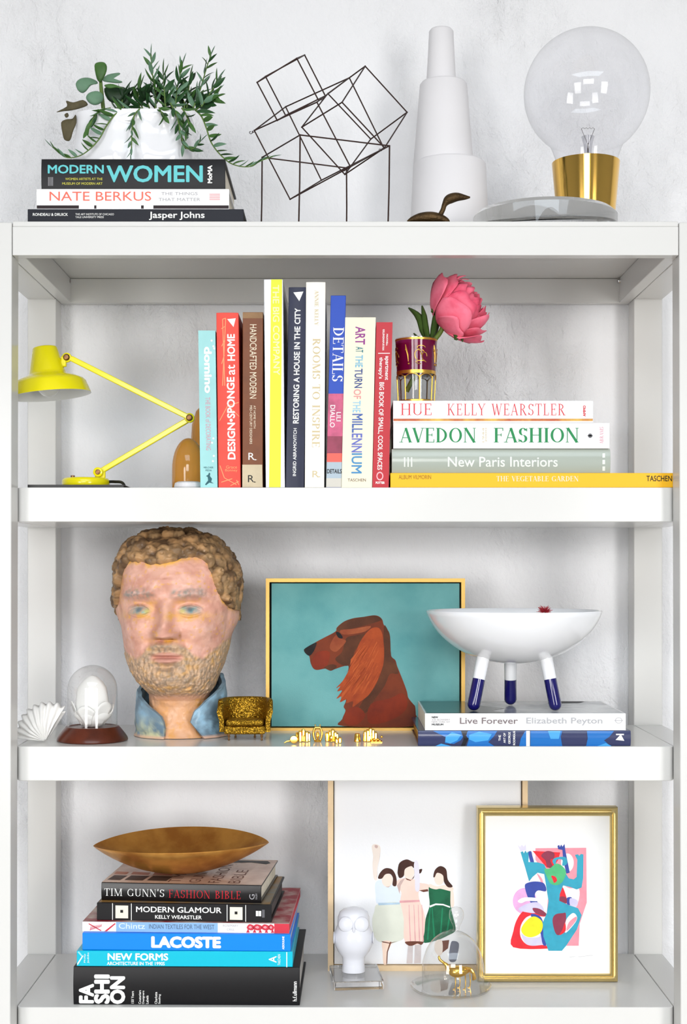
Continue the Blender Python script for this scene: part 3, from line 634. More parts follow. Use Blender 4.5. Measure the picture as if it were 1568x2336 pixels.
text(bk, 'R', 567, 1033, 581, 1049, WHITE); band(bk, [(581,1047),(587,1049),(581,1050)], WHITE); text(bk, 'R', 566, 1084, 580, 1100, BLACKP); band(bk, [(580,1098),(585,1100),(580,1101)], BLACKP)
SIL = M('silver_foil_cover', (206,208,214), .3, .35, bump=(150,.35), var=(50,.25)); LIME = M('lime_yellow_band', (226,234,62), .5)
bk = vbook('tallest book, silver foil cover with lime yellow spine strip', 606.5, 650.5, 602, 637, 1112, zs, SIL, Y=.05, depth=.215, group=G_)
band(bk, [(618.6,637.4),(644,637.4),(640.7,1111.5),(614,1111.5)], LIME); PALE = M('pale_lime_ink', (236,238,176), .5)
text(bk, 'THE BIG COMPANY', 623, 650, 638, 856, PALE, 'd', bold=.02)
NV = M('navy_cover', (24,30,60), .35, var=(40,.2))
bk = vbook('navy blue book with white wedge mark and small white capitals', 651.5, 694, 659, 655, 1112, zs, NV, Y=.051, depth=.2, sag=.0012, group=G_)
text(bk, 'RESTORING A HOUSE IN THE CITY', 670.5, 703, 684, 966, WHITE, 'u', bold=.03); text(bk, 'INGRID ABRAMOVITCH', 669, 977, 676.5, 1086, WHITE, 'u', bold=.015); band(bk, [(669.5,667),(692.5,665),(683,687)], WHITE)
CRW = M('ivory_cover', (240,236,226), .35); GOI = M('pale_gold_ink', (206,188,148), .5)
bk = vbook('glossy white book with pale gold serif title, right of the navy book', 695.5, 740, 698.5, 643, 1112, zs, CRW, Y=.048, depth=.215, sag=.0015, group=G_, pmat=M('grey_page_edges', (150,146,140), .8))
text(bk, 'ANNIE KELLY', 718, 662, 727, 743, GOI, 'd', 'serif', name='author_lettering'); text(bk, 'ROOMS TO INSPIRE', 712.5, 772, 731, 1020, GOI, 'd', 'serif'); text(bk, 'R', 713, 1074, 728, 1089, GOI); band(bk, [(727,1086),(733,1088),(727,1089)], GOI)
BLU = M('royal_blue_cover', (8,66,176), .35)
bk = vbook('slim book, royal blue above and pink photo below on its spine', 744.5, 779, 755, 674, 1112, zs, BLU, Y=.052, depth=.19, group=G_)
PKP = M('pink_photo_print', (206,92,130), .4, var=(60,.35)); CO = M('coral_band', (232,96,84), .4); GB = M('grey_blue_band', (168,184,196), .4); MAR = M('dark_rose_band', (150,58,84), .4, var=(50,.3))
bx = lambda y: 744.5+10.5*(1112-y)/438
def strip(y0, y1, m, **k): band(bk, [(bx(y0),y0),(bx(y0)+34.5,y0),(bx(y1)+34.5,y1),(bx(y1),y1)], m, **k)
strip(898, 995, PKP); strip(995, 1034, MAR); strip(1034, 1054, CO); strip(1054, 1091, GB); strip(1091, 1111.5, M('pale_grey_band', (204,200,190), .4))
text(bk, 'DETAILS', 759, 747, 784, 870, WHITE, 'd', 'serif')
text(bk, 'LILI', 768, 940, 778, 961, WHITE, 'd', bold=.01); text(bk, 'DIALLO', 753.5, 924, 764.5, 975, WHITE, 'd', bold=.01); text(bk, 'DETAILS', 746.5, 1070, 780, 1080, BLACKP, 'h', bold=.02, eps=.0007)
CRE = M('cream_cover', (238,230,204), .45); 
bk = vbook('thick cream book with a title of coloured capitals read downward', 779.5, 849, 788, 724, 1112, zs, CRE, Y=.05, depth=.2, hard=False, group=G_)
for s, x0, x1, y0, y1, c in (('ART',811,833.5,745,786,(146,60,140)),('AT',812,829,791,804,(70,130,140)),('THE',811,828,810,838,(120,180,210)),('TURN',809,827,841,885,(60,80,140)),('OF',807,824,888,910,(220,150,150)),('THE',805,823,914,941,(150,196,220)),('MILL',803.5,827.5,944,987,(70,100,170)),('ENN',802.5,826.5,989,1032,(100,110,190)),('IUM',802,826,1034,1080,(70,140,190))):
    text(bk, s, x0, y0, x1, y1, M('ink_%d_%d_%d' % c, c, .5), 'd', bold=.02)
text(bk, 'TASCHEN', 793.5, 1091.5, 835, 1098.5, M('brown_ink', (110,80,70), .5))
bk = vbook('red paperback at the right end of the upright row', 850, 887, 859, 735, 1112, zs, M('red_cover', (186,30,44), .35), Y=.05, depth=.18, hard=False, group=G_)
text(bk, 'MAXWELL', 881.5, 762, 885.5, 789, WHITE, 'd', bold=.03); text(bk, 'GILLINGHAM-RYAN', 873, 751, 877.5, 799, WHITE, 'd', bold=.03); band(bk, rect(863, 805.2, 890, 806.8), WHITE)
text(bk, 'apartment', 876.5, 812, 886.5, 867, WHITE, 'd', bold=.02); text(bk, "therapy's", 863.5, 815, 874, 864, WHITE, 'd', bold=.02)
text(bk, 'BIG BOOK OF SMALL, COOL SPACES', 862, 872, 874.5, 1072, WHITE, 'd', bold=.02); band(bk, ellipse(867,1086,8,10,20), M('pale_pink_ink', (240,180,186), .5)); band(bk, ellipse(867,1086,5.5,7,16), M('red_cover'), eps=.0004); text(bk, 'POTTER', 857.5, 1098.5, 878, 1104, WHITE, bold=.05)
# ------------------------------------------------------------------ flat stack on the right
YG = M('golden_yellow_cover', (244,184,18), .4)
y4 = hbook('long golden yellow book at the bottom of the flat stack by the right post', 891, 1539, 1079, 1111.5, Z2+.0002, YG, Y=.0475, depth=.26)
text(y4, 'THE VEGETABLE GARDEN', 1133, 1085.5, 1320, 1098.5, CRI, 'h', 'serif'); text(y4, 'ALBUM VILMORIN', 910, 1083.5, 984, 1093, M('dark_gold_ink', (150,104,10), .5), 'h', 'sans'); text(y4, 'TASCHEN', 1475.5, 1085, 1533.5, 1098, BLACKP, bold=.01)
GR_ = M('grey_green_jacket', (168,176,166), .22, coat=.3); WG = M('pale_grey_ink', (224,228,222), .5)
y3 = hbook('glossy grey-green book second from the bottom of the right stack', 894, 1393.5, 1024, 1077, y4['z1']+.0003, GR_, Y=.055, depth=.235, sag=.003)
text(y3, 'New Paris Interiors', 1022, 1042, 1273, 1065, WG, bold=.015); 
for x in (922, 930, 938): band(y3, rect(x, 1043, x+3, 1065), WG)
for k in range(3): band(y3, rect(1375, 1034+15*k, 1381, 1044+15*k), WG)
WJ = M('white_gloss_jacket', (240,240,241), .25)
y2b = hbook('white book with large green serif capitals in the right stack', 897.5, 1391.5, 964.5, 1022.5, y3['z1']+.0003, WJ, Y=.052, depth=.24)
GRN = M('green_ink', (30,134,76), .5); text(y2b, 'AVEDON', 911, 975, 1086, 1010.5, GRN, 'h', 'serif'); text(y2b, 'FASHION', 1127, 975, 1320.5, 1010.5, GRN, 'h', 'serif')
text(y2b, '1944', 1101, 976, 1105, 1009, GOI, 'u'); text(y2b, '2000', 1107, 976, 1111, 1009, GOI, 'u'); text(y2b, 'ABRAMS', 1368.5, 974, 1377.5, 1013, PKI, 'u', 'serif'); band(y2b, ellipse(1347, 994, 5, 5, 16), M('grey_ink_dark', (96,96,100), .5)); band(y2b, [(1339,994),(1347,992.6),(1355,994),(1347,995.4)], M('grey_ink_dark'))
y1b = hbook('white book with thin red serif capitals, topmost under the flower glass', 897, 1354, 914, 961, y2b['z1']+.0003, WJ, Y=.054, depth=.22)
band(y1b, rect(898, 955, 1353, 960.5), M('gold_red_edge', (190,96,60), .4, var=(30,.5), alt=(226,190,90)))
RI = M('red_ink', (214,62,70), .5); text(y1b, 'HUE', 914, 920.5, 985, 947, RI, 'h', 'serif', bold=-.35); text(y1b, 'KELLY WEARSTLER', 1021, 920.5, 1291, 948, RI, 'h', 'serif', bold=-.35, track=.14); text(y1b, 'AMMO', 1330.5, 925, 1337, 950, RI, 'u', bold=.05)
# ------------------------------------------------------------------ gilded drinking glass with a peony
GLY = .105; zg = y1b['z1']; gp = at(950, 850, GLY); gq = mp(GLY); gh = at(0, 774, GLY).z-zg
glass = thing('gilded_glass', 'small clear drinking glass with maroon band and gold arches on the book stack', 'drinking glass', (gp.x, GLY, zg))
r0, r1 = 40.5*gq, 47.5*gq; rr = lambda t: r0+(r1-r0)*t
gm = MG('clear_glass', (.97,.975,.98), 1.45)
MB().lathe([(0,.0004),(r0-.001,.0004),(r0,.002),(r1,gh),(r1-.0012,gh),(r0-.0012,.006),(0,.006)], (gp.x, GLY, zg), seg=56).build('tumbler', gm, glass, smooth=40)
GLD = M('gilding', (214,166,74), .3, .85)
MB().lathe([(rr(.47)+.0003, gh*.47),(rr(.955)+.0003, gh*.955)], (gp.x, GLY, zg), seg=56).build('maroon_band', M('maroon_glass', (112,8,58), .08, trans=.3, ior=1.3, coat=.4), glass, smooth=60)
for t0, t1 in ((.955,.985),(.45,.50),(.015,.055)): MB().lathe([(rr(t0)+.0006, gh*t0),(rr(t1)+.0006, gh*t1)], (gp.x, GLY, zg), seg=56).build('gold_ring', GLD, glass, smooth=60)
def onglass(a, t, e=.0006): r = rr(t)+e; return (gp.x+r*math.sin(a), GLY-r*math.cos(a), zg+gh*t)
mb = MB(); NA = 8
for k in range(NA):
    a0 = 2*PI*k/NA+.12; w = PI/NA; mb.tube([onglass(a0, .05+.36*i/6) for i in range(7)], .0011, 6)
    mb.tube([onglass(a0+w+w*math.cos(t), .36+.085*math.sin(t)) for t in [PI*i/10 for i in range(11)]], .0008, 6)
mb.build('gold_arches', GLD, glass)
mb = MB()
for k in range(4):
    a0 = 2*PI*k/4+.16
    for da, tc, ra, rt in ((-.12,.72,.16,.075),(.2,.70,.13,.06),(.03,.83,.2,.03),(.03,.61,.26,.025),(.1,.76,.07,.03)):
        mb.tube([onglass(a0+da+ra*math.cos(s), tc+rt*math.sin(s)) for s in [4.7*i/12 for i in range(13)]], .0006, 5)
    a1 = a0-.75; mb.tube([onglass(a1, .88), onglass(a1+.05, .8), onglass(a1+.12,.72), onglass(a1+.14,.62)], [.0006,.0016,.0012,.0004], 5); mb.sphere(onglass(a1+.15,.59), .0016, 8, 6)
    mb.sphere(onglass(a1+.02,.8), .0016, 8, 6)
mb.build('gold_scrolls', GLD, glass)
zw = gh*.42
MB().lathe([(0,.0065),(r0-.0014,.0065),(rr(.42)-.0016,zw),(0,zw)], (gp.x, GLY, zg), seg=40).build('water', MG('water', (.95,.965,.96), 1.2), glass, smooth=40)
c6 = lambda X, Y: (970+X/8.96, 610+Y/8.96)
B0 = at(*c6(430, 1000), GLY-.005); pe = thing('peony', 'pink peony in full bloom leaning right out of the gilded glass', 'flower', B0)
GST = M('peony_stem_green', (92,112,40), .5, var=(60,.3)); GLF = M('peony_leaf_green', (66,92,40), .45, var=(50,.35)); PINK = M('peony_pink', (246,122,146), .55, var=(30,.18), alt=(228,78,108), sss=.0)
P = smooth_loop([at(928,893,GLY), at(950,850,GLY-.006), at(983,788,GLY-.006), at(1006,756,GLY-.008), B0], 5, close=False)
MB().tube(P, [.0036]*len(P), 10).build('stem', GST, pe)
axis = Vector((.78,-.22,.50)).normalized(); ctr = at(1059, 693, GLY-.005); qx = Vector((0,0,1)).rotation_difference(axis)
Rb = 71*mp(GLY)
def petal(phi, dphi, b0, b1, R, sh=1., ruff=.05, off=0., seed=0):
    rr_ = random.Random(seed); G = []; nu, nv = 11, 10; ph = [rr_.uniform(0,6.3) for _ in range(3)]
    for i in range(nu):
        u_ = -1+2*i/(nu-1); row = []
        for j in range(nv):
            v_ = j/(nv-1); e = b0+(b1-b0)*v_*(1-.22*u_**4-.06*u_*u_+ruff*math.sin(5*u_+ph[0])*v_)
            wid = dphi*(.35+.65*math.sin(PI/2*min(1, v_*1.5))); f = phi+u_*wid
            rad = R*(1+.035*(1-u_*u_)*math.sin(PI*v_)+ruff*.5*v_*v_*math.sin(4*u_+ph[1])+off*v_*v_)
            row.append(ctr+qx@Vector((rad*math.sin(e)*math.cos(f), rad*math.sin(e)*math.sin(f), -rad*math.cos(e)*sh)))
        G.append(row)
    return MB().grid(G).build('petal', PINK, pe, smooth=180, solid=.0006)
n = 0
for cnt, R, b0, b1, dph, off in ((5,1.0,.12,1.62,.62,.14),(5,.95,.15,1.95,.58,.0),(6,.86,.3,2.1,.5,-.02),(7,.74,.4,2.25,.45,.05),(7,.58,.5,2.35,.45,.1),(5,.4,.5,2.5,.5,.15)):
    for k in range(cnt):
        petal(2*PI*k/cnt+cnt*.7+random.uniform(-.15,.15), dph, b0, b1*random.uniform(.92,1.06), Rb*R, 1.05, .06 if R < .9 else .03, off+random.uniform(-.05,.06), n); n += 1
for ph, b1, of in ((-1.2,1.25,.2),(2.6,1.3,.12),(-.3,1.5,.3)): petal(ph, .5, .1, b1, Rb*1.03, 1., .06, of, n); n += 1
def leaf_strip(pts, ws, Y, name='leaf', mat=None):
    P = smooth_loop([Vector((*p, 0)) for p in pts], 4, close=False); n = len(P); G = []
    for i, p in enumerate(P):
        t = (P[min(i+1,n-1)]-P[max(i-1,0)]).normalized(); nn = Vector((-t.y, t.x, 0)); f = i/(n-1)*(len(ws)-1); k = min(int(f), len(ws)-2); w = ws[k]+(ws[k+1]-ws[k])*(f-k)
        G.append([at(p.x+nn.x*w*s, p.y+nn.y*w*s, Y+.004*abs(s)-.01*(i/n)) for s in (-1,-.5,0,.5,1)])
    return MB().grid(G).build(name, mat or GLF, pe, solid=.0006)
leaf_strip([(976,782),(966,752),(955,722),(932,702)], [5,9,8,1], GLY); leaf_strip([(978,780),(972,750),(968,720),(963,697)], [5,7,6,1], GLY-.004)
leaf_strip([(984,780),(990,750),(996,722),(1003,708)], [4,7,8,2], GLY-.004); leaf_strip([(990,778),(996,745),(1000,725)], [4,6,2], GLY+.004); leaf_strip([(985,780),(960,775),(944,760)], [3,4,1], GLY+.01)
leaf_strip([(1028,735),(1040,750),(1042,765),(1040,776)], [3,8,7,3], GLY-.02, 'sepal'); leaf_strip([(1034,732),(1050,750),(1053,765),(1056,780)], [3,6,5,1], GLY-.022, 'sepal'); leaf_strip([(1020,722),(1003,712),(984,708)], [3,8,4], GLY-.012, 'sepal')
# ------------------------------------------------------------------ third shelf: painted clay head
HX = lambda X: 230+X/4.0205
HY = lambda Y: 1190+Y/4.0205
HC = .188; HM = mp(.155)
HFZ = .976   # squeezed a little so the curls clear the shelf above
def hw_(X, Y, dy): return (HX(X)-CX)*HM, HC+dy, CZ-(HY(Y)-CY)*HM
def g2(x, y, x0, y0, sx, sy): return np.exp(-((x-x0)/sx)**2-((y-y0)/sy)**2)
def win(x, c, w): return np.clip(1-(np.abs(x-c)/w)**4, 0, 1)
tabY = np.array([78, 84, 110,160,240,350,480,650,800,1000,1150,1300,1400,1480,1550,1610,1660,1720,1850,1960,2004])
tabL = np.array([560,520,400,290,215,165,140,140,150,178,195,225,265,315,375,420,420,420,400,350,330])
tabR = np.array([740,790,890,1030,1130,1190,1225,1232,1220,1185,1165,1125,1085,1055,1030,990,970,960,970,1010,1040])
tabF = np.array([6,12,38,64,82,94,100,102,101,99,97,95,92,86,74,56,47,44,45,54,58])
tabB = np.array([6,14,45,72,94,108,114,114,109,100,92,82,75,70,66,64,62,60,60,60,60])
cz0 = CZ-(1689-CY)*HM
bz = Z3+.0004-cz0     # lift so that the base meets the shelf
def head_surface(rows, cols, grow=0., y0=78, y1=2004):
    ys = np.linspace(0, 1, rows); ys = y0+(y1-y0)*ys
    if y0 < 100: ys = np.concatenate([y0+(200-y0)*np.linspace(0,1,26)[:-1]**1.7, np.linspace(200, y1, rows-25)])
    th = np.linspace(0, 2*PI, cols, endpoint=False)
    k = np.array([.05,.25,.4,.25,.05]); 
    f = lambda t: np.interp(ys, tabY, t)
    Lx, Rx, Fd, Bd = f(tabL), f(tabR), f(tabF), f(tabB); cx_ = (Lx+Rx)/2; hwid = (Rx-Lx)/2+grow/HM/.001*.001*4.0205
    c, s = np.cos(th), np.sin(th); sc = np.sign(c)*np.abs(c)**.9; ss = np.sign(s)*np.abs(s)**.86
    X = cx_[:,None]+hwid[:,None]*sc[None,:]
    dep = np.where(s[None,:] > 0, -(Fd[:,None]*.001+grow)*ss[None,:], -(Bd[:,None]*.001+grow)*ss[None,:])
    Y = np.repeat(ys[:,None], cols, 1); S = np.repeat(s[None,:], rows, 0); C = np.repeat(c[None,:], rows, 0)
    return X, Y, dep, S, C
def face_disp(x, y):
    d = np.zeros_like(x)
    t = np.clip((y-690)/(1035-690), 0, 1); d += (4+21*t**1.2)*np.exp(-((x-648+6*t)/(50+22*t))**2)*np.clip((y-660)/60, 0, 1)*np.clip((1078-y)/34, 0, 1)
    d += 10*g2(x,y,575,1020,44,42)+10*g2(x,y,722,1020,44,42)-6*g2(x,y,600,1066,22,12)-6*g2(x,y,695,1066,22,12)
    d += -11*g2(x,y,405,775,125,72)-11*g2(x,y,865,775,125,72)-4*g2(x,y,545,790,38,55)-4*g2(x,y,740,790,38,55)
    for xc in (392, 858):
        d += 7.5*g2(x,y,xc,805,82,46); u_ = (x-xc)/112
        d += 3.6*np.exp(-((y-(752+46*u_**2))/13)**2)*win(x,xc,118)-2.2*np.exp(-((y-(770+44*u_**2))/8)**2)*win(x,xc,105)
        d += 2.6*np.exp(-((y-(856-34*u_**2))/13)**2)*win(x,xc,112)-1.8*np.exp(-((y-(842-34*u_**2))/7)**2)*win(x,xc,100)
    d += 7*np.exp(-((y-(650-.0006*(x-390)**2+.08*(390-x)))/40)**2)*win(x,395,165)+7*np.exp(-((y-(655+.0008*(x-840)**2-.1*(x-840)))/40)**2)*win(x,840,165)
    d += 4*g2(x,y,620,560,260,70)-3*g2(x,y,640,640,30,60)
    d += 7*g2(x,y,330,985,130,110)+7*g2(x,y,940,985,130,110)-5*g2(x,y,480,1110,40,80)-5*g2(x,y,820,1110,40,80)
    d += 8*np.exp(-((y-(1128+.0011*(x-650)**2))/46)**2)*win(x,650,215)
    d += 6*g2(x,y,650,1204,120,20)+8*g2(x,y,650,1264,112,27)-6*np.exp(-((y-(1232+.0004*(x-650)**2))/8)**2)*win(x,650,125)-3*g2(x,y,530,1235,20,20)-3*g2(x,y,772,1235,20,20)
    d += 12*g2(x,y,645,1450,190,110)-7*g2(x,y,650,1325,100,26)+5*g2(x,y,640,1360,70,40)
    d += -4*g2(x,y,720,1350,9,60)
    return d
hb_ = hw_(685, 2004, 0)
head = thing('clay_head', 'large painted clay head of a bearded curly-haired man in a blue collar', 'sculpture', (hb_[0], HC, Z3))
X, Y, dep, S, C = head_surface(330, 300)
fr = np.clip(S*2.2, 0, 1)
d = face_disp(X, Y)*fr*1.25
P3 = np.stack([X.ravel()*.00015, dep.ravel(), Y.ravel()*.00015], 1)
beard = np.clip((Y-np.interp(X, [150,250,350,430,480,560,650,740,820,880,960,1080,1180], [1080,1180,1240,1190,1120,1085,1085,1085,1120,1190,1230,1130,1050]))/40, 0, 1)*np.clip((1640-Y)/60, 0, 1)*np.clip(S*3+.9, 0, 1)
lips = np.clip(1.6*g2(X,Y,650,1236,150,52)-.45, 0, 1); beard = beard*(1-np.clip(lips*2, 0, 1))
brow0 = np.exp(-((Y-650)/45)**2)*(win(X,395,160)+win(X,840,160))*fr
n1 = vnoise(P3, 130, 3).reshape(X.shape); n2 = vnoise(P3*np.array([2.2,1.4,.6]), 210, 3).reshape(X.shape); n3 = vnoise(P3, 45, 2).reshape(X.shape)
d = d+n1*1.5+n3*2.2+beard*n2*5.5+brow0*n2*4
ear = 6*(g2(Y, 0*Y, 830, 0, 95, 1))*np.clip((np.abs(C)-.93)/.07, 0, 1)*(C < 0)+8*g2(Y, 0*Y, 890, 0, 130, 1)*np.clip((np.abs(C)-.92)/.08, 0, 1)*(C > 0)
Xn = X+(C*(d*.35)+np.sign(C)*ear)*.001/HM*4.0205; Dn = dep-d*.001*np.sign(S)*np.abs(S)**.6
hx, hy, hz_ = hw_(Xn, Y, Dn); hz_ = Z3+(hz_+bz-Z3)*HFZ
rows, cols = X.shape
# paint
def mixc(a, b, t): return a+(b-a)*t[..., None]
SKN = np.array(lin((222,170,150))); SK2 = np.array(lin((204,144,124))); YLW = np.array(lin((226,168,66))); GRY = np.array(lin((150,148,142))); BRD = np.array(lin((200,168,134))); BR2 = np.array(lin((156,138,118)))
LIP = np.array(lin((206,150,134))); GRN_ = np.array(lin((134,164,160))); NCK = np.array(lin((224,164,112)))
col = np.broadcast_to(SKN, X.shape+(3,)).copy()
nz1 = vnoise(P3, 60, 3).reshape(X.shape); nz2 = vnoise(P3+3.1, 110, 3).reshape(X.shape); nz3 = vnoise(P3+7.7, 260, 2).reshape(X.shape)
col = mixc(col, SK2, np.clip(.35+1.1*nz1, 0, .8)); col = mixc(col, np.array(lin((236,190,176))), np.clip(.9*nz2, 0, .6))
yl = np.clip(.7*g2(X,Y,400,850,170,40)+.7*g2(X,Y,860,860,180,36)+.5*g2(X,Y,520,800,60,90)+.4*g2(X,Y,745,800,60,90)+.9*g2(X,Y,640,1080,150,22)+.5*g2(X,Y,200,500,40,260)+.5*g2(X,Y,640,345,330,26)+.5*g2(X,Y,560,1150,30,120)+.6*g2(X,Y,480,1260,26,80)+.6*g2(X,Y,820,1260,26,70)+.5*g2(X,Y,420,735,130,16)+.5*g2(X,Y,870,725,130,16), 0, 1)
col = mixc(col, YLW, np.clip(1.25*yl, 0, 1)*np.clip(.6+1.5*nz2, 0, 1)); col = mixc(col, YLW, np.clip(2.2*nz3-.75, 0, .7))
UMB = np.array(lin((140,84,44))); dkl = .9*g2(X,Y,600,1064,26,10)+.9*g2(X,Y,700,1064,26,10)+.6*g2(X,Y,775,1040,10,40)+.6*g2(X,Y,650,1100,10,24)+.6*g2(X,Y,505,1262,12,34)+.5*g2(X,Y,800,1250,12,34)+.6*g2(X,Y,735,1345,7,62)+.6*np.exp(-((Y-(752+46*((X-392)/112)**2))/7)**2)*win(X,392,100)+.6*np.exp(-((Y-(752+46*((X-858)/112)**2))/7)**2)*win(X,858,100)+.4*g2(X,Y,640,515,60,8)+.4*g2(X,Y,545,800,14,60)
col = mixc(col, UMB, np.clip(dkl*(.75+1.0*nz3), 0, .85)*fr)
hl0 = np.interp(X, [100,170,205,235,290,340,420,500,650,780,900,960,1010,1050,1085,1130,1190,1260], [900,720,520,410,345,335,352,372,358,325,300,318,370,470,580,700,780,830])
col = mixc(col, YLW, np.clip(np.exp(-((Y-hl0-8)/34)**2)*(.55+1.6*nz2), 0, .9)*fr)
brow = np.exp(-((Y-(655-.08*(X-390)*.4))/42)**2)*win(X,395,165)+np.exp(-((Y-(640-.1*(X-840)*.3))/42)**2)*win(X,840,170)
col = mixc(col, GRY, np.clip(brow*(.55+1.2*nz3), 0, .85)*fr)
eye = np.exp(-((X-392)/85)**4-((Y-806)/34)**4)+np.exp(-((X-862)/85)**4-((Y-802)/34)**4)
col = mixc(col, GRN_, np.clip(eye*(.8+.8*nz3), 0, 1)*fr); col = mixc(col, np.array(lin((196,190,110))), np.clip(.8*g2(X,Y,465,812,30,22)+.8*g2(X,Y,790,810,30,22), 0, 1)*fr)
col = mixc(col, np.array(lin((84,110,120))), np.clip(1.1*g2(X,Y,392,800,26,22)+1.1*g2(X,Y,858,800,26,22), 0, .85)*fr)
bc_ = mixc(np.broadcast_to(BRD, col.shape).copy(), BR2, np.clip(.4+1.6*nz3, 0, 1)); bc_ = mixc(bc_, YLW, np.clip(1.2*nz2-.1, 0, .6))
col = mixc(col, np.zeros(3), np.zeros_like(X)); col = col*(1-beard[...,None]*.9)+bc_*beard[...,None]*.9
col = mixc(col, LIP, np.clip(lips*1.4, 0, .9)*fr)
neck = np.clip((Y-1600)/60, 0, 1); nc = mixc(np.broadcast_to(NCK, col.shape).copy(), np.array(lin((226,176,140))), np.clip(.5+1.2*nz1, 0, 1)); nc = mixc(nc, np.array(lin((226,160,60))), np.clip(1.5*nz2-.15, 0, .8)); col = mixc(col, np.zeros(3), np.zeros_like(X))*(1-neck[...,None])+nc*neck[...,None]
V = np.stack([hx.ravel(), hy.ravel(), hz_.ravel()], 1)
mb = MB(); mb.v = [Vector(p) for p in V]
for i in range(rows-1):
    for j in range(cols):
        mb.f.append((i*cols+j, i*cols+(j+1)%cols, (i+1)*cols+(j+1)%cols, (i+1)*cols+j))
mb.f += [tuple(range(cols)), tuple((rows-1)*cols+k for k in range(cols))[::-1]]; mb.mi = [0]*len(mb.f)
CLAY = MV('painted_clay', .55, bump=(170,.35,.0015), coat=.15)
mb.build('head', CLAY, head, smooth=180, weld=False, colors=np.concatenate([col.reshape(-1,3), np.ones((len(V),1))], 1))
# clay curls
X, Y, dep, S, C = head_surface(230, 320, grow=.002, y0=78, y1=1330)
hl = np.interp(X, [100,170,205,235,290,340,420,500,650,780,900,960,1010,1050,1085,1130,1190,1260], [900,720,520,410,345,335,352,372,358,325,300,318,370,470,580,700,780,830])
hl = hl+16*vnoise(np.stack([X.ravel()*.00015, dep.ravel(), Y.ravel()*.00015], 1), 160, 2).reshape(X.shape)
m_ = np.where(S > 0.02, (hl-Y)/40, np.where(np.abs(C) > .86, (900-Y)/40, (1300-Y)/40)); m_ = np.clip(m_+.5, 0, 1)
hx, hy, hz_ = hw_(X, Y, dep); hz_ = Z3+(hz_+bz-Z3)*HFZ; P = np.stack([hx.ravel(), hy.ravel(), hz_.ravel()], 1)
ctr3 = np.array([hw_(685, 700, 0)[0], HC, hw_(685, 640, 0)[2]]); Nn = P-ctr3; Nn /= np.linalg.norm(Nn, axis=1)[:,None]
vis = np.where((m_.ravel() > .05))[0]; seeds = P[rng.choice(vis, 620, replace=False)]; keep = []
for s_ in seeds:
    if all(np.linalg.norm(s_-k) > .0085 for k in keep): keep.append(s_)
keep = np.array(keep); rad = rng.uniform(.008, .0135, len(keep)); hgt = rng.uniform(.005, .0115, len(keep))
lump = np.zeros(len(P)); cid = np.zeros(len(P), int)
for k in range(len(keep)):
    dd = np.linalg.norm(P-keep[k], axis=1)/rad[k]; v_ = hgt[k]*np.sqrt(np.clip(1-dd**2, 0, 1))*(1-.45*np.exp(-(dd/.22)**2)); b_ = v_ > lump; lump[b_] = v_[b_]; cid[b_] = k
mm = m_.ravel(); lump = (lump+vnoise(P, 400, 2)*.0012)*np.clip(mm*1.6, 0, 1)-.009*(1-np.clip(mm*3, 0, 1))
Pn = P+Nn*lump[:,None]; rows, cols = X.shape
HA, HB, HC2 = np.array(lin((160,128,90))), np.array(lin((94,70,48))), np.array(lin((196,152,104)))
tone = rng.random(len(keep))[cid]; hc = HA+(HB-HA)*np.clip(tone*1.2+.6*vnoise(P, 160, 2), 0, 1)[:,None]; hc = hc+(HC2-hc)*np.clip(1.4*vnoise(P+5, 90, 2), 0, .8)[:,None]
mb = MB(); mb.v = [Vector(p) for p in Pn]
for i in range(rows-1):
    for j in range(cols):
        q4 = (i*cols+j, i*cols+(j+1)%cols, (i+1)*cols+(j+1)%cols, (i+1)*cols+j)
        if max(mm[k] for k in q4) > .02: mb.f.append(q4)
mb.f.append(tuple(range(cols))); mb.mi = [0]*len(mb.f)
mb.build('curly_hair', CLAY, head, smooth=180, weld=False, colors=np.concatenate([hc, np.ones((len(P),1))], 1))
# shirt collar
mb = MB(); NR, NC = 40, 130; oc = []; rowsP = []
xo0, xo1 = 272, 1166; xc = (xo0+xo1)/2
for layer in (0, 1):
    th_ = 0 if layer == 0 else .006
    for i in range(NR):
        t = i/(NR-1); row = []
        for j in range(NC):
            s_ = j/(NC-1); ytop = np.interp(s_, [0,.06,.2,.35,.65,.8,.94,1], [1800,1640,1500,1430,1420,1430,1540,1740])
            y = 2004+(ytop-2004)*t
            xl_ = np.interp(y, [1480,1520,1640,1750,1850,1905,1960,2004], [310,345,440,555,598,612,604,600]); xr_ = np.interp(y, [1430,1500,1650,1760,1850,1930,2004], [1105,1085,930,865,838,905,965])
            Rx_ = (xo1-xo0)/2*(1-.10*t-.0*s_)*(1-.05*math.exp(-((t-.1)/.1)**2)); Rd = .066*(1-.12*t)
            al = math.acos(max(-1, min(1, (xl_-xc)/Rx_))); ar = math.acos(max(-1, min(1, (xr_-xc)/Rx_)))   # front angles
            a = al+((2*PI+ar)-al)*s_
            flare = 1+.07*math.exp(-(min(s_,1-s_)/.10)**2)*t
            w3 = hw_(xc+Rx_*math.cos(a)*flare, y, 0); r3 = Rd*flare; nn = vnoise(np.array([[w3[0], math.sin(a)*r3, w3[2]]]), 70, 2)[0]*.0022
            row.append(Vector((w3[0]-th_*math.cos(a)+nn*math.cos(a), HC-(r3-th_+nn)*math.sin(a), Z3+(w3[2]+bz-Z3)*HFZ)))
            if layer == 0: oc.append(row[-1])
        rowsP.append(row)
outr, inr = rowsP[:NR], rowsP[NR:]
Gc = [[outr[i][j] for i in range(NR)]+[inr[i][j] for i in range(NR-1,-1,-1)] for j in range(NC)]
mb.grid(Gc, cv=True); n_ = 2*NR
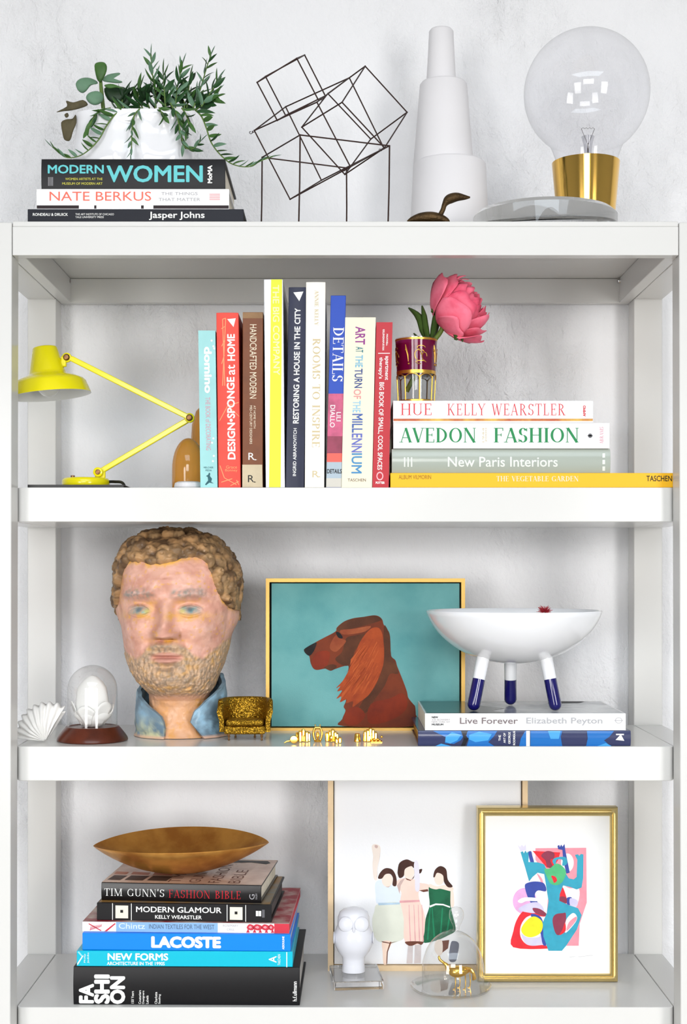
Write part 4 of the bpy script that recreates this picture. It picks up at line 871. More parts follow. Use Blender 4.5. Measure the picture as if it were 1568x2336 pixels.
mb.add([*Gc[0]], [(i,i+1,n_-2-i,n_-1-i) for i in range(NR-1)]); mb.add([*Gc[-1]], [(i,i+1,n_-2-i,n_-1-i) for i in range(NR-1)])
Pc = np.array([list(p) for p in mb.v]); t1 = vnoise(Pc, 40, 2); t2 = vnoise(Pc+4, 90, 3); c0 = np.array(lin((134,160,176))); cb = c0+(np.array(lin((84,106,122)))-c0)*np.clip(.4+1.3*t1, 0, .9)[:,None]
cb = cb+(np.array(lin((150,190,214)))-cb)*np.clip(1.6*t2, 0, .8)[:,None]; lowf = np.clip((Z3+.036-Pc[:,2])/.03, 0, 1)*(Pc[:,0] < hb_[0]); cb = cb+(np.array(lin((206,204,158)))-cb)*np.clip(lowf*(.5+2*t2), 0, .9)[:,None]
base = np.clip((Z3+.006-Pc[:,2])/.003, 0, 1); cb = cb+(np.array(lin((226,180,150)))-cb)*(base*.8)[:,None]
mb.build('shirt_collar', CLAY, head, smooth=60, weld=False, colors=np.concatenate([cb, np.ones((len(Pc),1))], 1))
# ------------------------------------------------------------------ shell, glass dome, gold chair
c7 = lambda X, Y: (X/4.9, 1480+Y/4.9)
SHL = M('white_shell', (240,238,234), .45, bump=(120,.3)); sY = .10; sb = at(*c7(440,1020), sY)
sh = thing('seashell', 'white frilled fan seashell by the left post next to the glass dome', 'seashell', (sb.x, sY, Z3)); G = []
hinge = at(*c7(505,1010), sY-.005); hinge.z = Z3+.002
nu, nv = 61, 16
for i in range(nu):
    u_ = i/(nu-1); a = math.radians(176-118*u_); Lr = (.045+.006*u_)*(1+.0*u_); rip = math.cos(2*PI*9*u_); row = []
    for j in range(nv):
        v_ = j/(nv-1); r = Lr*v_*(1+.045*rip*v_); bul = .020*math.sin(PI*v_*.86)*math.sin(PI*(.12+.76*u_)); f = .0030*rip*v_+.0014*math.sin(16*v_)*v_
        row.append(hinge+Vector((r*math.cos(a), -(bul+f)+.015*v_, r*math.sin(a)*1.12)))
    G.append(row)
MB().grid(G).build('upper_valve', SHL, sh, smooth=180, solid=.0012)
G = [[Vector((p.x, hinge.y+(hinge.y-p.y)*.5+.016, max(Z3+.001, Z3+(p.z-Z3)*.85))) for p in r] for r in G]
MB().grid(G).build('lower_valve', SHL, sh, smooth=180, solid=.0012)
dY = .118; dp = at(211, 1690, dY); dq = mp(dY); WOOD = M('mahogany_wood', (92,38,18), .35, var=(30,.45), coat=.2)
cl = thing('glass_cloche', 'small glass dome on mahogany base near the left post', 'cloche', (dp.x, dY, Z3)); rB = 80.5*dq; rT = 58*dq; hB = at(0, 1661, dY-rT*.7).z-Z3
MB().lathe([(0,0),(rB-.001,0),(rB,.0015),(rB-.001,.005),(rB-.004,hB*.45),(rT+.004,hB*.85),(rT+.001,hB),(rT-.002,hB),(rT-.003,hB-.001),(0,hB-.001)], (dp.x, dY, Z3+.0003), seg=64).build('wooden_base', WOOD, cl, smooth=35)
rg = 56.5*dq; zt2 = at(0, 1517, dY).z-Z3-hB; pr = [(rg, 0),(rg, zt2-rg)]+[(rg*math.cos(PI/2*k/14), zt2-rg+rg*math.sin(PI/2*k/14)) for k in range(1,15)]
MB().lathe(pr, (dp.x, dY, Z3+hB), seg=64).build('glass_dome', MG('cloche_glass', (.955,.95,.94), 1.5), cl, smooth=80)
POR = M('white_porcelain', (246,246,244), .3, bump=(90,.25)); orn = thing('porcelain_ornament', 'white porcelain bud in a petal cup inside the mahogany-based dome', 'ornament', (dp.x, dY, Z3+hB))
k_ = K/4.9*.98; pr = [(0,.0),(.015,0),(.028,.016),(.0262,.022),(.0245,.034),(.0232,.048),(.021,.058),(.0155,.066),(.007,.0735),(0,.0762)]
G = []
for i in range(48):
    a = 2*PI*i/48; G.append([Vector((dp.x+r*math.cos(a)*(1+.03*math.sin(5*a+h*90)), dY+r*.8*math.sin(a)*(1+.03*math.cos(4*a)), Z3+hB+.0006+h)) for r, h in pr])
MB().grid(G, cu=True).build('bud', POR, orn, smooth=70)
for k in range(6):
    a0 = 2*PI*k/6+.3; G = []
    for i in range(9):
        u_ = -1+i/4; row = []
        for j in range(7):
            v_ = j/6; r = .017+.0145*v_; a = a0+u_*.5*(.5+.5*v_); h = .002+(.036 if k % 2 else .030)*v_*(1-.3*u_*u_); row.append(Vector((dp.x+r*math.cos(a), dY+r*.85*math.sin(a), Z3+hB+.0005+h)))
        G.append(row)
    MB().grid(G).build('petal', POR, orn, smooth=180, solid=.0014)
GLT = M('gold_glitter', (160,122,34), .36, .9); nt = GLT.node_tree; vo = nt.nodes.new('ShaderNodeTexVoronoi'); vo.inputs['Scale'].default_value = 900
tcn = nt.nodes.new('ShaderNodeTexCoord'); nt.links.new(tcn.outputs['Object'], vo.inputs['Vector'])
sep = nt.nodes.new('ShaderNodeVectorMath'); sep.operation = 'SUBTRACT'; sep.inputs[1].default_value = (.5,.5,.5); nt.links.new(vo.outputs['Color'], sep.inputs[0])
scn = nt.nodes.new('ShaderNodeVectorMath'); scn.operation = 'SCALE'; scn.inputs['Scale'].default_value = 1.1; nt.links.new(sep.outputs[0], scn.inputs[0])
geo = nt.nodes.new('ShaderNodeNewGeometry'); ad_ = nt.nodes.new('ShaderNodeVectorMath'); nt.links.new(geo.outputs['Normal'], ad_.inputs[0]); nt.links.new(scn.outputs[0], ad_.inputs[1])
nrm = nt.nodes.new('ShaderNodeVectorMath'); nrm.operation = 'NORMALIZE'; nt.links.new(ad_.outputs[0], nrm.inputs[0]); nt.links.new(nrm.outputs[0], nt.nodes['Principled BSDF'].inputs['Normal'])
gY = .112; gc_ = at(558, 1691, gY); gm_ = mp(gY)
ch_ = thing('miniature_armchair', 'tiny gold glitter armchair beside the clay head', 'toy chair', (gc_.x, gY+.025, Z3))
zf = lambda py: Z3+(1691-py)*gm_
w_ = 47*gm_; MB().box(gc_.x-w_, gc_.x+w_, gY+.001, gY+.045, zf(1677), zf(1658)).build('seat_base', GLT, ch_, bevel=.003, seg=3)
cu = MB().box(gc_.x-w_*.92, gc_.x+w_*.92, gY-.001, gY+.036, zf(1658)+.0002, zf(1643)).build('seat_cushion', GLT, ch_, bevel=.0045, seg=4)
G = []
for i in range(33):
    u_ = -1+i/16; a = u_*PI/2; e = abs(u_); x = gc_.x+53*gm_*math.copysign(abs(math.sin(a))**.75, u_); y = gY+.006+.046*abs(math.cos(a))**.75; zt_2 = zf(1597+3*u_*u_+ (14 if e > .93 else 0)+ (8 if e > .98 else 0)); z0_ = zf(1672)
    nx, ny = (x-gc_.x)/(53*gm_), (y-gY-.006)/.046; l_ = math.hypot(nx, ny) or 1; nx, ny = nx/l_, ny/l_; th_ = .0035
    fl = .004
    ring = [(th_,z0_),(th_,z0_+(zt_2-z0_)*.5),(th_+fl,zt_2-.003),(th_+fl-.001,zt_2),(fl-.002,zt_2),(-th_+fl-.001,zt_2-.003),(-th_,z0_+(zt_2-z0_)*.5),(-th_,z0_)]
    G.append([Vector((x+nx*o_, y+ny*o_, z_)) for o_, z_ in ring])
bkm = MB().grid(G, cv=True); bkm.add(G[0], [tuple(range(8))]); bkm.add(G[-1], [tuple(range(8))[::-1]]); bkm.build('curved_back', GLT, ch_, smooth=60)
LEG = M('brown_metal_leg', (150,112,72), .35, .7)
for x_, y_2 in ((522,.004),(601-4,.004),(533,.04),(578,.04)):
    p = at(x_, 1690, gY); MB().lathe([(0,0),(.0013,0),(.0022,.001),(.0013,.002),(.0013,.0045),(.0026,.0065),(.0015,.0075),(.002,zf(1677)-Z3+.0005),(0,zf(1677)-Z3+.0005)], (p.x, gY+y_2, Z3+.0002), seg=14).build('leg', LEG, ch_)
# ------------------------------------------------------------------ pictures
def plane_map(Y0, pyb, tilt=0.):
    zb_ = at(0, pyb, Y0).z
    def f(px, py, off=0.):
        q = (py-CY)/F; z = (CZ-q*(D+Y0-tilt*zb_))/(1+q*tilt); Y = Y0+tilt*(z-zb_)
        return Vector(((px-CX)*(D+Y)/F, Y-off, z))
    return f
def frame(root, pm, o, i, prof, mat, depth=.02):
    """o/i: outer and inner px rects (x0,y0,x1,y1); prof: list of (t, off) across the moulding, t=0 outer..1 inner; four mitred sides"""
    oc_ = [(o[0],o[1]),(o[2],o[1]),(o[2],o[3]),(o[0],o[3])]; ic = [(i[0],i[1]),(i[2],i[1]),(i[2],i[3]),(i[0],i[3])]
    full = [(0,-depth)]+prof+[(1,-depth)]
    for k in range(4):
        G = []
        for c in (k, (k+1)%4):
            G.append([pm(oc_[c][0]+(ic[c][0]-oc_[c][0])*t, oc_[c][1]+(ic[c][1]-oc_[c][1])*t, off) for t, off in full])
        mb = MB().grid(G, cv=True); n = len(full); mb.f += [tuple(range(n)), tuple(range(n,2*n))[::-1]]; mb.mi += [0,0]
        mb.build('frame_side', mat, root, smooth=35)
def board(root, pm, r, off, th, mat, name):
    c = [(r[0],r[1]),(r[2],r[1]),(r[2],r[3]),(r[0],r[3])]; mb = MB()
    mb.add([pm(*p, off) for p in c]+[pm(*p, off-th) for p in c], [(0,1,2,3),(7,6,5,4)]+[(k,k+4,(k+1)%4+4,(k+1)%4) for k in range(4)]); return mb.build(name, mat, root, smooth=0)
LAYN = [0]
def paint(root, pm, cv, pts, mat, lay, name, curve=True, parent=None, n=4):
    LAYN[0] += 1; lay = lay+(LAYN[0]%60)*1.5e-6
    P = [Vector((*cv(*p), 0)) for p in pts]
    if curve: P = smooth_loop(P, n)
    tri = tessellate_polygon([P]); mb = MB(); mb.add([pm(p.x, p.y, lay) for p in P], tri); return mb.build(name, mat, parent or root, smooth=0)
GF = M('pale_gold_frame', (206,166,88), .4, .5); BLKF = M('black_backing', (14,14,15), .7)
c8 = lambda X, Y: (590+X/3.2, 1300+Y/3.2)
pm = plane_map(.250, 1667.5, .03); pc_ = pm(833, 1667.5)
dogp = thing('dog_painting', 'framed painting of a red setter in profile on teal, leaning on the wall', 'painting', (pc_.x, .25, Z3))
frame(dogp, pm, (607,1319.5,1061,1667.5), (615,1328,1052.5,1660), [(0,.004),(1,.004)], GF, .022)
board(dogp, pm, (614,1327,1053.5,1661), -.016, .004, BLKF, 'backing')
TEAL = M('teal_paint', (110,168,168), .75, bump=(500,.25), var=(9,.3), alt=(84,148,150))
cv = board(dogp, pm, (619.5,1331,1049,1657.5), -.003, .012, TEAL, 'canvas')
DR = [M('dog_'+n, c, .7, bump=(300,.3), var=(v, .3), alt=a) for n, c, v, a in (('brown',(120,52,26),22,(96,42,24)),('dark',(78,42,24),26,(98,54,30)),('ear',(168,72,30),40,(140,54,24)),('light',(160,84,48),30,(134,60,34)),('black',(22,20,22),50,(40,34,32)),('red',(134,46,20),20,(106,36,20)))]
BODY = [(332,590),(340,575),(415,530),(470,500),(560,452),(570,425),(600,395),(640,370),(700,352),(770,343),(840,332),(880,340),(905,365),(915,400),(945,440),(960,490),(965,560),(970,630),(1000,660),(1012,700),(1030,745),(1060,820),(1085,890),(1095,935),(1130,980),(1145,1000),(1150,1060),(1150,1142),(618,1142),(612,1090),(635,1030),(622,1000),(640,950),(640,850),(655,740),(655,702),(620,705),(560,725),(525,738),(490,722),(430,732),(400,720),(380,680),(370,630),(345,612)]
paint(dogp, pm, c8, BODY, DR[0], -.0028, 'painted_dog', parent=cv)
for pts, k, l in (([(572,428),(640,370),(770,343),(850,334),(900,365),(800,400),(700,425),(600,448)],1,.0002),([(640,500),(700,480),(790,470),(740,540),(700,600),(688,650),(656,700),(600,690),(560,650),(610,600)],1,.0002),([(915,420),(945,440),(962,490),(970,630),(1010,700),(1020,760),(960,760),(920,850),(840,960),(790,1040),(720,1060),(760,960),(850,850),(910,700)],1,.0002),
    ([(820,980),(960,940),(1050,900),(1090,980),(1040,1060),(900,1120),(800,1110)],5,.0002),([(640,1030),(720,1000),(780,1060),(720,1130),(630,1120)],5,.0002),
    ([(575,470),(600,500),(640,520),(600,570),(560,600),(520,570),(540,510)],3,.0002),([(390,660),(430,600),(520,600),(500,700),(440,725),(400,712)],5,.0002),([(480,712),(530,690),(570,700),(560,722),(525,736),(490,722)],1,.0003),([(600,440),(700,430),(820,410),(780,450),(680,470),(610,470)],3,.0003),
    ([(332,590),(345,570),(420,530),(418,560),(400,600),(372,628),(345,612)],4,.0003),([(565,455),(590,458),(615,490),(606,502),(580,492)],4,.0004),
    ([(830,425),(780,470),(740,530),(715,590),(690,650),(665,720),(640,770),(612,815),(566,865),(598,850),(574,888),(612,882),(568,942),(612,922),(594,968),(645,945),(640,975),(690,960),(688,1002),(740,965),(800,920),(850,850),(880,780),(910,700),(918,620),(915,540),(905,470),(880,425)],2,.0003)):
    paint(dogp, pm, c8, pts, DR[k], -.0028+l, 'painted_detail', parent=cv, n=3)
for k in range(64):   # brush strokes of the ear's long hair
    x = random.uniform(690,890); y = random.uniform(500,820); L_ = random.uniform(80,170); sl = -.5-.25*(890-x)/200
    yb = min(y+L_, 960-(x-690)*.45); 
    if yb-y < 40 or x < 22+np.interp(y, [420,470,530,590,650,720,770,850], [830,780,740,715,690,665,640,600]): continue
    xe = x+sl*(yb-y); w_2 = random.uniform(2.5,5)
    paint(dogp, pm, c8, [(x-w_2,y),(x+w_2,y),(xe+w_2+3,(yb+y)/2+40),(xe,yb)], M('dog_ear_light' if k % 2 else 'dog_ear_dark', (180,84,38) if k % 2 else (152,62,26), .7), -.0024, 'brush_stroke', False, parent=cv)
# ------------------------------------------------------------------ gold charms
GOLD = M('polished_gold', (250,200,92), .16, 1.); 
def charm(label, px, py, Y, name='gold_charm', cat='charm'): p = at(px, py, Y); return thing(name, label, cat, (p.x, Y, Z3), 'gold charms before the dog painting'), p
def crystals(root, p, spec, q):
    for x, h, r in spec:
        yy = random.uniform(-.004,.004); MB().lathe([(0,0),(r*q*.9,0),(r*q,.0006),(r*q,h*q-.002),(r*q*.75,h*q),(0,h*q+.0008)], (p.x+x*q, p.y+yy, Z3+.0004), seg=7).build('crystal_point', GOLD, root, smooth=20)
q = mp(.095)
r_, p = charm('small gold crystal cluster, leftmost of the charm clusters', 692, 1691, .10); crystals(r_, p, [(-14,20,4),(-7,25,4.5),(0,28,5),(8,24,4.5),(13,20,4),(4,15,4),(-4,14,4)], q)
r_, p = charm('round shiny gold disc charm with short tail, furthest left', 671, 1697, .075)
MB().lathe([(0,0),(8*q,0),(9.2*q,.0012),(9.2*q,.003),(8*q,.0042),(0,.0046)], (p.x, .075, Z3+9.6*q), (0,-1,.12), 28).build('disc', GOLD, r_)
MB().tube([(p.x-8*q, .077, Z3+.004), (p.x-16*q, .076, Z3+.0035), (p.x-22*q, .074, Z3+.0015)], [.0018,.0014,.001], 8).build('tail', GOLD, r_)
r_, p = charm('upright gold ring-shaped charm, tallest of the charms', 725, 1690, .10)
MB().lathe([(0,0),(8*q,0),(8.5*q,.001),(6*q,.003),(0,.003)], (p.x, .1, Z3+.0003), seg=20).build('foot', GOLD, r_)
mb = MB()
for s in (-1,1): mb.tube(smooth_loop([Vector((p.x+s*6*q, .1, Z3+.002)), Vector((p.x+s*9*q, .1, Z3+12*q)), Vector((p.x+s*9.5*q, .1, Z3+22*q)), Vector((p.x+s*6.5*q, .1, Z3+31*q))], 5, False), [2.6*q]*16, 10)
mb.build('ring_band', GOLD, r_); MB().tube([(p.x-6.5*q, .1, Z3+32*q),(p.x+6.5*q, .1, Z3+32*q)], 3.4*q, 10).build('ring_head', GOLD, r_); MB().sphere((p.x+5.5*q,.1,Z3+38*q), 1.8*q, 10, 8).sphere((p.x-5.5*q,.1,Z3+38*q), 1.8*q, 10, 8).build('ring_prong', GOLD, r_)
MB().sphere((p.x, .098, Z3+14*q), (4*q,.003,10*q), 12, 8).build('inner_bead', GOLD, r_)
r_, p = charm('small gold crystal cluster between the ring charm and the painted dog', 757, 1691, .10); crystals(r_, p, [(-11,20,4),(-4,24,4.5),(2,28,4.5),(8,23,4),(12,19,3.5),(-1,14,4)], q)
r_, p = charm('tiny gold nugget charm lying right of the middle cluster', 772, 1695, .08); crystals(r_, p, [(-4,11,4),(3,13,4.5)], q)
r_, p = charm('little plain gold thimble standing alone under the painted chest', 815.5, 1692, .10, 'gold_thimble', 'thimble'); MB().lathe([(0,0),(7.8*q,0),(8*q,.0008),(7.2*q,.003),(6.4*q,16*q),(5*q,18.5*q),(0,19*q)], (p.x, .1, Z3+.0003), seg=24).build('body', GOLD, r_, smooth=50)
r_, p = charm('widest gold crystal cluster with coiled edge, rightmost charm', 848, 1691, .10); crystals(r_, p, [(-15,24,4),(-9,27,4.5),(-3,31,4.5),(3,28,4),(9,22,4),(-6,15,4)], q)
mb = MB()
for k in range(6): mb.sphere((p.x+(2+4.2*k)*q, .094+.0015*(k%2), Z3+(3.2+(3 if k%2 else 0)+(6 if k == 5 else 0))*q), 3.1*q, 10, 8)
mb.box(p.x-2*q, p.x+24*q, .09, .104, Z3+.0003, Z3+.0014); mb.build('coil', GOLD, r_)
# ------------------------------------------------------------------ two books and the tripod bowl
CAM0 = M('camo_navy', (48,54,92), .25, coat=.35); CB = [M('camo_bright_blue', (24,108,186), .25, coat=.35), M('camo_sky_blue', (70,160,220), .25, coat=.35), M('camo_black', (22,24,36), .25, coat=.35)]
ORB = M('ochre_edge_pages', (196,138,44), .7)
k5 = hbook('book in blue wave camouflage jacket under the white book and bowl', 954, 1440, 1667, 1702.5, Z3+.0002, CAM0, Y=.0465, depth=.194, sag=.002, pmat=ORB)
cc = lambda X, Y: (920+X/2.4198, 1350+Y/2.4198)
def camo(pts, m, lay): band(k5, [cc(*p) for p in pts], m, eps=lay, curve=False)
camo([(165,768),(330,768),(335,795),(318,820),(280,840),(230,835),(240,805)], CB[0], .0003); camo([(235,800),(270,775),(320,790),(300,820),(260,838),(232,828)], CB[1], .0004); camo([(170,855),(210,838),(260,850),(280,856)], CB[1], .0004)
camo([(355,768),(520,768),(500,800),(470,830),(510,856),(350,856),(362,820),(350,795)], CB[0], .0003); camo([(365,790),(420,772),(490,785),(470,820),(400,830),(365,815)], CB[1], .0004); camo([(320,768),(358,768),(345,795),(362,810),(340,856),(318,856),(335,812)], CB[2], .0005)
camo([(640,856),(650,810),(675,768),(700,768),(700,856)], CB[0], .0003); camo([(703,768),(880,768),(870,800),(880,856),(703,856)], CB[0], .0003); camo([(800,768),(870,768),(860,812),(815,812)], CB[1], .0004); camo([(880,768),(1015,768),(1005,856),(880,856)], CAM0, .0003)
camo([(1015,768),(1165,768),(1140,800),(1110,820),(1150,856),(1010,856),(1020,810)], CB[0], .0003); camo([(1060,856),(1120,835),(1160,856)], CB[1], .0004); camo([(680,768),(700,768),(700,856),(680,856)], WHITE, .0006)
for s, x0, y0, y1 in (('THE',1138,1677,1690),('ART OF',1149,1672,1695),('GEORGE',1160,1670,1697),('RODRIGUE',1171,1667.5,1700)): text(k5, s, x0, y0, x0+5, y1, WHITE, 'u', bold=.02, eps=.0006)
band(k5, [(1405,1688),(1425,1690),(1417,1675)], WHITE, eps=.0006); band(k5, rect(1406,1674,1424,1677), WHITE, eps=.0006)
LVG = M('grey_photo_cover', (150,154,156), .25, var=(14,.5), alt=(208,210,210), coat=.3)
k6 = hbook('white-spined paperback with glossy grey cover, under the tripod bowl', 970, 1428, 1627.5, 1665, k5['z1']+.0003, WJ, Y=.050, depth=.193, hard=False)
mb = MB(); L6 = k6['loc']; mb.add([L6(.002,.002,k6['H']+.0001), L6(k6['W']-.002,.002,k6['H']+.0001), L6(k6['W']-.002,k6['d']-.001,k6['H']+.0001), L6(.002,k6['d']-.001,k6['H']+.0001)], [(0,1,2,3)]).build('cover_photo', LVG, k6['root'], smooth=0, weld=False)
DKT = M('dark_teal_photo', (52,74,72), .25, coat=.3, var=(20,.4)); mb = MB(); P = [(.003,.004),(.12,.004),(.10,.04),(.125,.075),(.09,.12),(.07,.19),(.003,.19)]
mb.poly([Vector((a, 0, b)) for a, b in P]); mb.v = [L6(v.x, v.z, k6['H']+.0003) for v in mb.v]; mb.build('cover_photo_dark', DKT, k6['root'], smooth=0, weld=False)
mb = MB(); P = [(.20,.155),(.25,.16),(.262,.185),(.21,.19)]; mb.poly([Vector((a, 0, b)) for a, b in P]); mb.v = [L6(v.x, v.z, k6['H']+.0003) for v in mb.v]; mb.build('cover_photo_dark', BLACKP, k6['root'], smooth=0, weld=False)
INK = M('warm_grey_ink', (128,116,118), .5); text(k6, 'Live Forever', 1049.5, 1637, 1182, 1651.5, INK, bold=.02); text(k6, 'Elizabeth Peyton', 1201, 1637, 1375, 1655, M('light_grey_ink', (176,176,180), .5), bold=.02)
text(k6, 'NEW', 985.5, 1634, 1000, 1638.5, BLACKP, bold=.05); text(k6, 'MUSEUM', 985.5, 1650.5, 1012, 1655, BLACKP, bold=.05)
for k, s in enumerate(('235 BOWERY', 'NEW YORK NY')): text(k6, s, 985.5, 1640+5*k, 1027, 1644+5*k, INK)
for k in range(2): band(k6, ellipse(1412, 1643.5, 8, 7, 20) if k == 0 else ellipse(1412, 1643.5, 6.6, 5.8, 20), gi if k == 0 else WJ, eps=.0002+.0002*k)
band(k6, rect(1402,1643,1422,1644.4), gi, eps=.0006)
bY = .122; zb2 = k6['z1']+.0005; bp2 = at(1172, 1500, bY); bq = mp(bY)
bowl = thing('tripod_bowl', 'white enamel bowl on three legs dipped in cobalt blue', 'bowl', (bp2.x, bY, zb2))
zr2 = at(0, 1394, bY-.0).z; zbt = at(0, 1514, bY).z; Rb2 = 199.5*bq; Hb = zr2-zbt; pr = []
for k in range(21):
    a = PI/2*k/20*.86; pr.append((Rb2*math.sin(a)/math.sin(PI/2*.86), Hb*(1-math.cos(a))/(1-math.cos(PI/2*.86))))
inn = [(max(r-.0032,0), h+.0032*(1 if k < 18 else .4)) for k, (r, h) in enumerate(pr)][::-1]
ENM = M('white_bowl_enamel', (240,241,244), .13, coat=.6); COB = M('cobalt_enamel', (20,16,92), .1, coat=.6)
MB().lathe(pr+[(Rb2-.001, Hb+.0012),(Rb2-.0028, Hb+.0008)]+inn[1:], (bp2.x, bY, zbt), seg=96).build('basin', ENM, bowl, smooth=60)
rl = 14*bq
for (tx, ty, bx_, by_, Yt, Yb) in ((1106,1485,1081.5,1622,.095,.085),(1165,1500,1165,1606,.167,.175),(1243,1485,1267,1622,.095,.085)):
    a = at(tx, ty, Yt); b = at(bx_, by_, Yb); b.z = zb2+.0005+rl*.98; d_ = (b-a).normalized(); L_ = (b-a).length; sb_ = .36 if Yb < .15 else .32
    leg = MB().lathe([(0,-.01),(rl*1.08,-.01),(rl,L_*.55)], a, d_, 28).build('leg', ENM, bowl, smooth=60)
    MB().lathe([(rl+.0001,L_*.53)]+[(rl*math.cos(PI/2*k/8)+.0002, L_+rl*math.sin(PI/2*k/8)*1.0) for k in range(9)], a, d_, 28).build('blue_tip', COB, leg, smooth=60)
ry = .147; rp_ = at(1243, 1394, ry); rd = thing('red_tassel_flower', 'small spiky red flower head lying in the white tripod bowl', 'flower', (rp_.x, ry, zbt+Hb*.75)); RED = M('crimson', (186,50,62), .6)
mb = MB(); cz_ = rp_+Vector((0,0,-.001))
for k in range(150):
    v = Vector((random.gauss(0,1), random.gauss(0,1), random.gauss(.3,1))).normalized()*random.uniform(.008,.0115); v.x *= 1.15; mb.tube([cz_, cz_+v], [.0007,.0002], 4)
mb.build('bristles', RED, rd)['kind'] = 'stuff'
MB().tube([cz_+Vector((0,0,-.002)), cz_+Vector((-.012,-.002,-.003)), cz_+Vector((-.024,-.004,-.008)), cz_+Vector((-.03,-.005,-.03))], [.0022,.0016,.0014,.0012], 8).build('stem', M('pale_stem', (226,216,210), .5), rd)
# ------------------------------------------------------------------ bottom shelf: six stacked books and the brass boat bowl
f1 = hbook('thickest black book with stacked white block lettering, bottom of the lower stack', 167, 684, 2206, 2292.5, Z4+.0002, BLKC, dslope=2.5, depth=.225, sag=.003, pmat=M('grey_white_pages', (190,188,184), .8))
s1 = f1['slope']
text(f1, 'FA', 180, 2244, 214.5, 2289, WHITE, 'u', bold=.065); text(f1, 'SHI', 214.5, 2223, 251, 2290, WHITE, 'u', bold=.065); text(f1, 'ON', 250.5, 2227, 286, 2290.5, WHITE, 'u', bold=.065)
for s, x, y0, y1 in (('150 Years',299.5,2261,2289),('Couturiers',316,2259,2290),('Designers',324.5,2260,2290),('Labels',333,2271,2290),('Charlotte',353,2263,2290),('Seeling',361.5,2268,2290)): text(f1, s, x, y0, x+6, y1, WHITE, 'u', bold=.01)
text(f1, 'h.f.ullmann', 668, 2239, 677.5, 2284, WHITE, 'u', bold=.02)
f2 = hbook('turquoise book with white capitals just above the thick black book', 175, 668, 2169, 2204, f1['z1']+.0003, M('bright_turquoise_jacket', (0,186,212), .3, coat=.2), dslope=2, depth=.222, pmat=M('pages_plain', (214,206,196), .8))
text(f2, 'NEW FORMS', 245.5, 2174.5, 384, 2191, WHITE, bold=.04); text(f2, 'ARCHITECTURE IN THE 1990S', 244, 2194, 376, 2202, WHITE, bold=.02); text(f2, 'A', 613.5, 2181, 631, 2196, WHITE, 'u', bold=.02); text(f2, 'TASCHEN', 634, 2177, 640, 2202, WHITE, 'u'); band(f2, rect(653.5,2172,655.5,2207), WHITE)
text(f2, 'Philip', 191.5, 2176, 196, 2196, WHITE, 'u'); text(f2, 'Jodidio', 199, 2173, 204, 2197, WHITE, 'u'); band(f2, [(176,2198),(188,2180),(191,2180),(177,2202)], WHITE); band(f2, [(177,2172),(180,2170),(190,2182),(188,2184)], M('pale_sky_print', (150,220,232), .4))
f3 = hbook('bright blue book with large white block capitals, mid stack', 188, 663, 2128.5, 2166.5, f2['z1']+.0003, M('azure_blue_cover', (0,132,248), .35), dslope=3.5, depth=.222, pmat=M('pages_plain', (214,206,196), .8))
text(f3, 'LACOSTE', 345, 2136, 504.5, 2163, WHITE, bold=.075); text(f3, 'ASSOULINE', 644, 2136, 649, 2166, WHITE, 'u', bold=.04)
CHW = M('chintz_white_cover', (240,238,238), .4); CHR = M('chintz_red', (206,52,70), .5)
f4 = hbook('white paperback with pale blue label and red floral print on its spine', 188, 660, 2102.5, 2124.5, f3['z1']+.0003, CHW, dslope=5, depth=.235, hard=False, pmat=M('red_page_edges', (196,70,84), .7))
sl4 = f4['slope']; yy4 = lambda x, y: y+(x-188)*sl4
def b4(pts, m, e=.0002, c=False): band(f4, [(x, yy4(x,y)) for x, y in pts], m, eps=e, curve=c)
b4(rect(265,2102.6,497,2124.3), M('pale_blue_label', (138,180,222), .5)); text(f4, 'Chintz', 271, 2106, 331, 2119, M('white_blue_ink', (214,230,244), .5), bold=.01, slope=sl4, eps=.0005); text(f4, 'INDIAN TEXTILES FOR THE WEST', 340, 2109, 489, 2119.5, M('slate_ink', (76,96,120), .5), eps=.0005)
text(f4, 'ROSEMARY', 509, 2109, 544, 2114.5, gi); text(f4, 'CRILL', 518, 2118, 535, 2123, gi)
for k in range(9): b4([(205+3*k,2122-1.0*k),(207.5+3*k,2112-.5*k),(208.5+3*k,2112-.5*k),(207+3*k,2122-1.0*k)], CHR)
b4([(203,2106),(232,2122),(230,2123.5),(202,2108)], CHR); b4([(238,2124),(262,2105),(264,2107),(244,2124)], CHR); b4(rect(626,2102.5,660,2124.3), CHR)
for cx_, r in ((572,9),(588,11),(606,10),(619,7)): b4([(cx_-r,2112),(cx_-r*.4,2104.5),(cx_+r*.5,2106),(cx_+r,2111),(cx_+r*.5,2118),(cx_-r*.5,2117)], CHR, c=True); b4([(cx_-r*.5,2111),(cx_,2108),(cx_+r*.3,2112),(cx_-r*.1,2114)], M('chintz_pink', (236,150,160), .5), .0004, True)
for cx_ in (562,577,590,604,618): b4([(cx_,2123.5),(cx_+4,2114),(cx_+8,2123.5)], CHR, .0003)
L4 = f4['loc']; H4, W4, D4 = f4['H'], f4['W'], f4['d']
mb = MB().add([L4(.0,.001,H4+.0002), L4(W4,.001,H4+.0002), L4(W4,D4,H4+.0002), L4(0,D4,H4+.0002)], [(0,1,2,3)]); mb.build('cover_art', M('chintz_cover_art', (156,44,58), .45, var=(28,.6), alt=(206,190,178)), f4['root'], smooth=0, weld=False)
f5 = hbook('black book with white frames and cream squares on its spine, second from top', 221, 620, 2059.5, 2098.5, f4['z1']+.0005, BLKC, dslope=5.5, depth=.195, hard=True, pmat=M('dark_page_edges', (96,92,90), .7))
sl5 = f5['slope']; CS = M('cream_square', (240,234,212), .5)
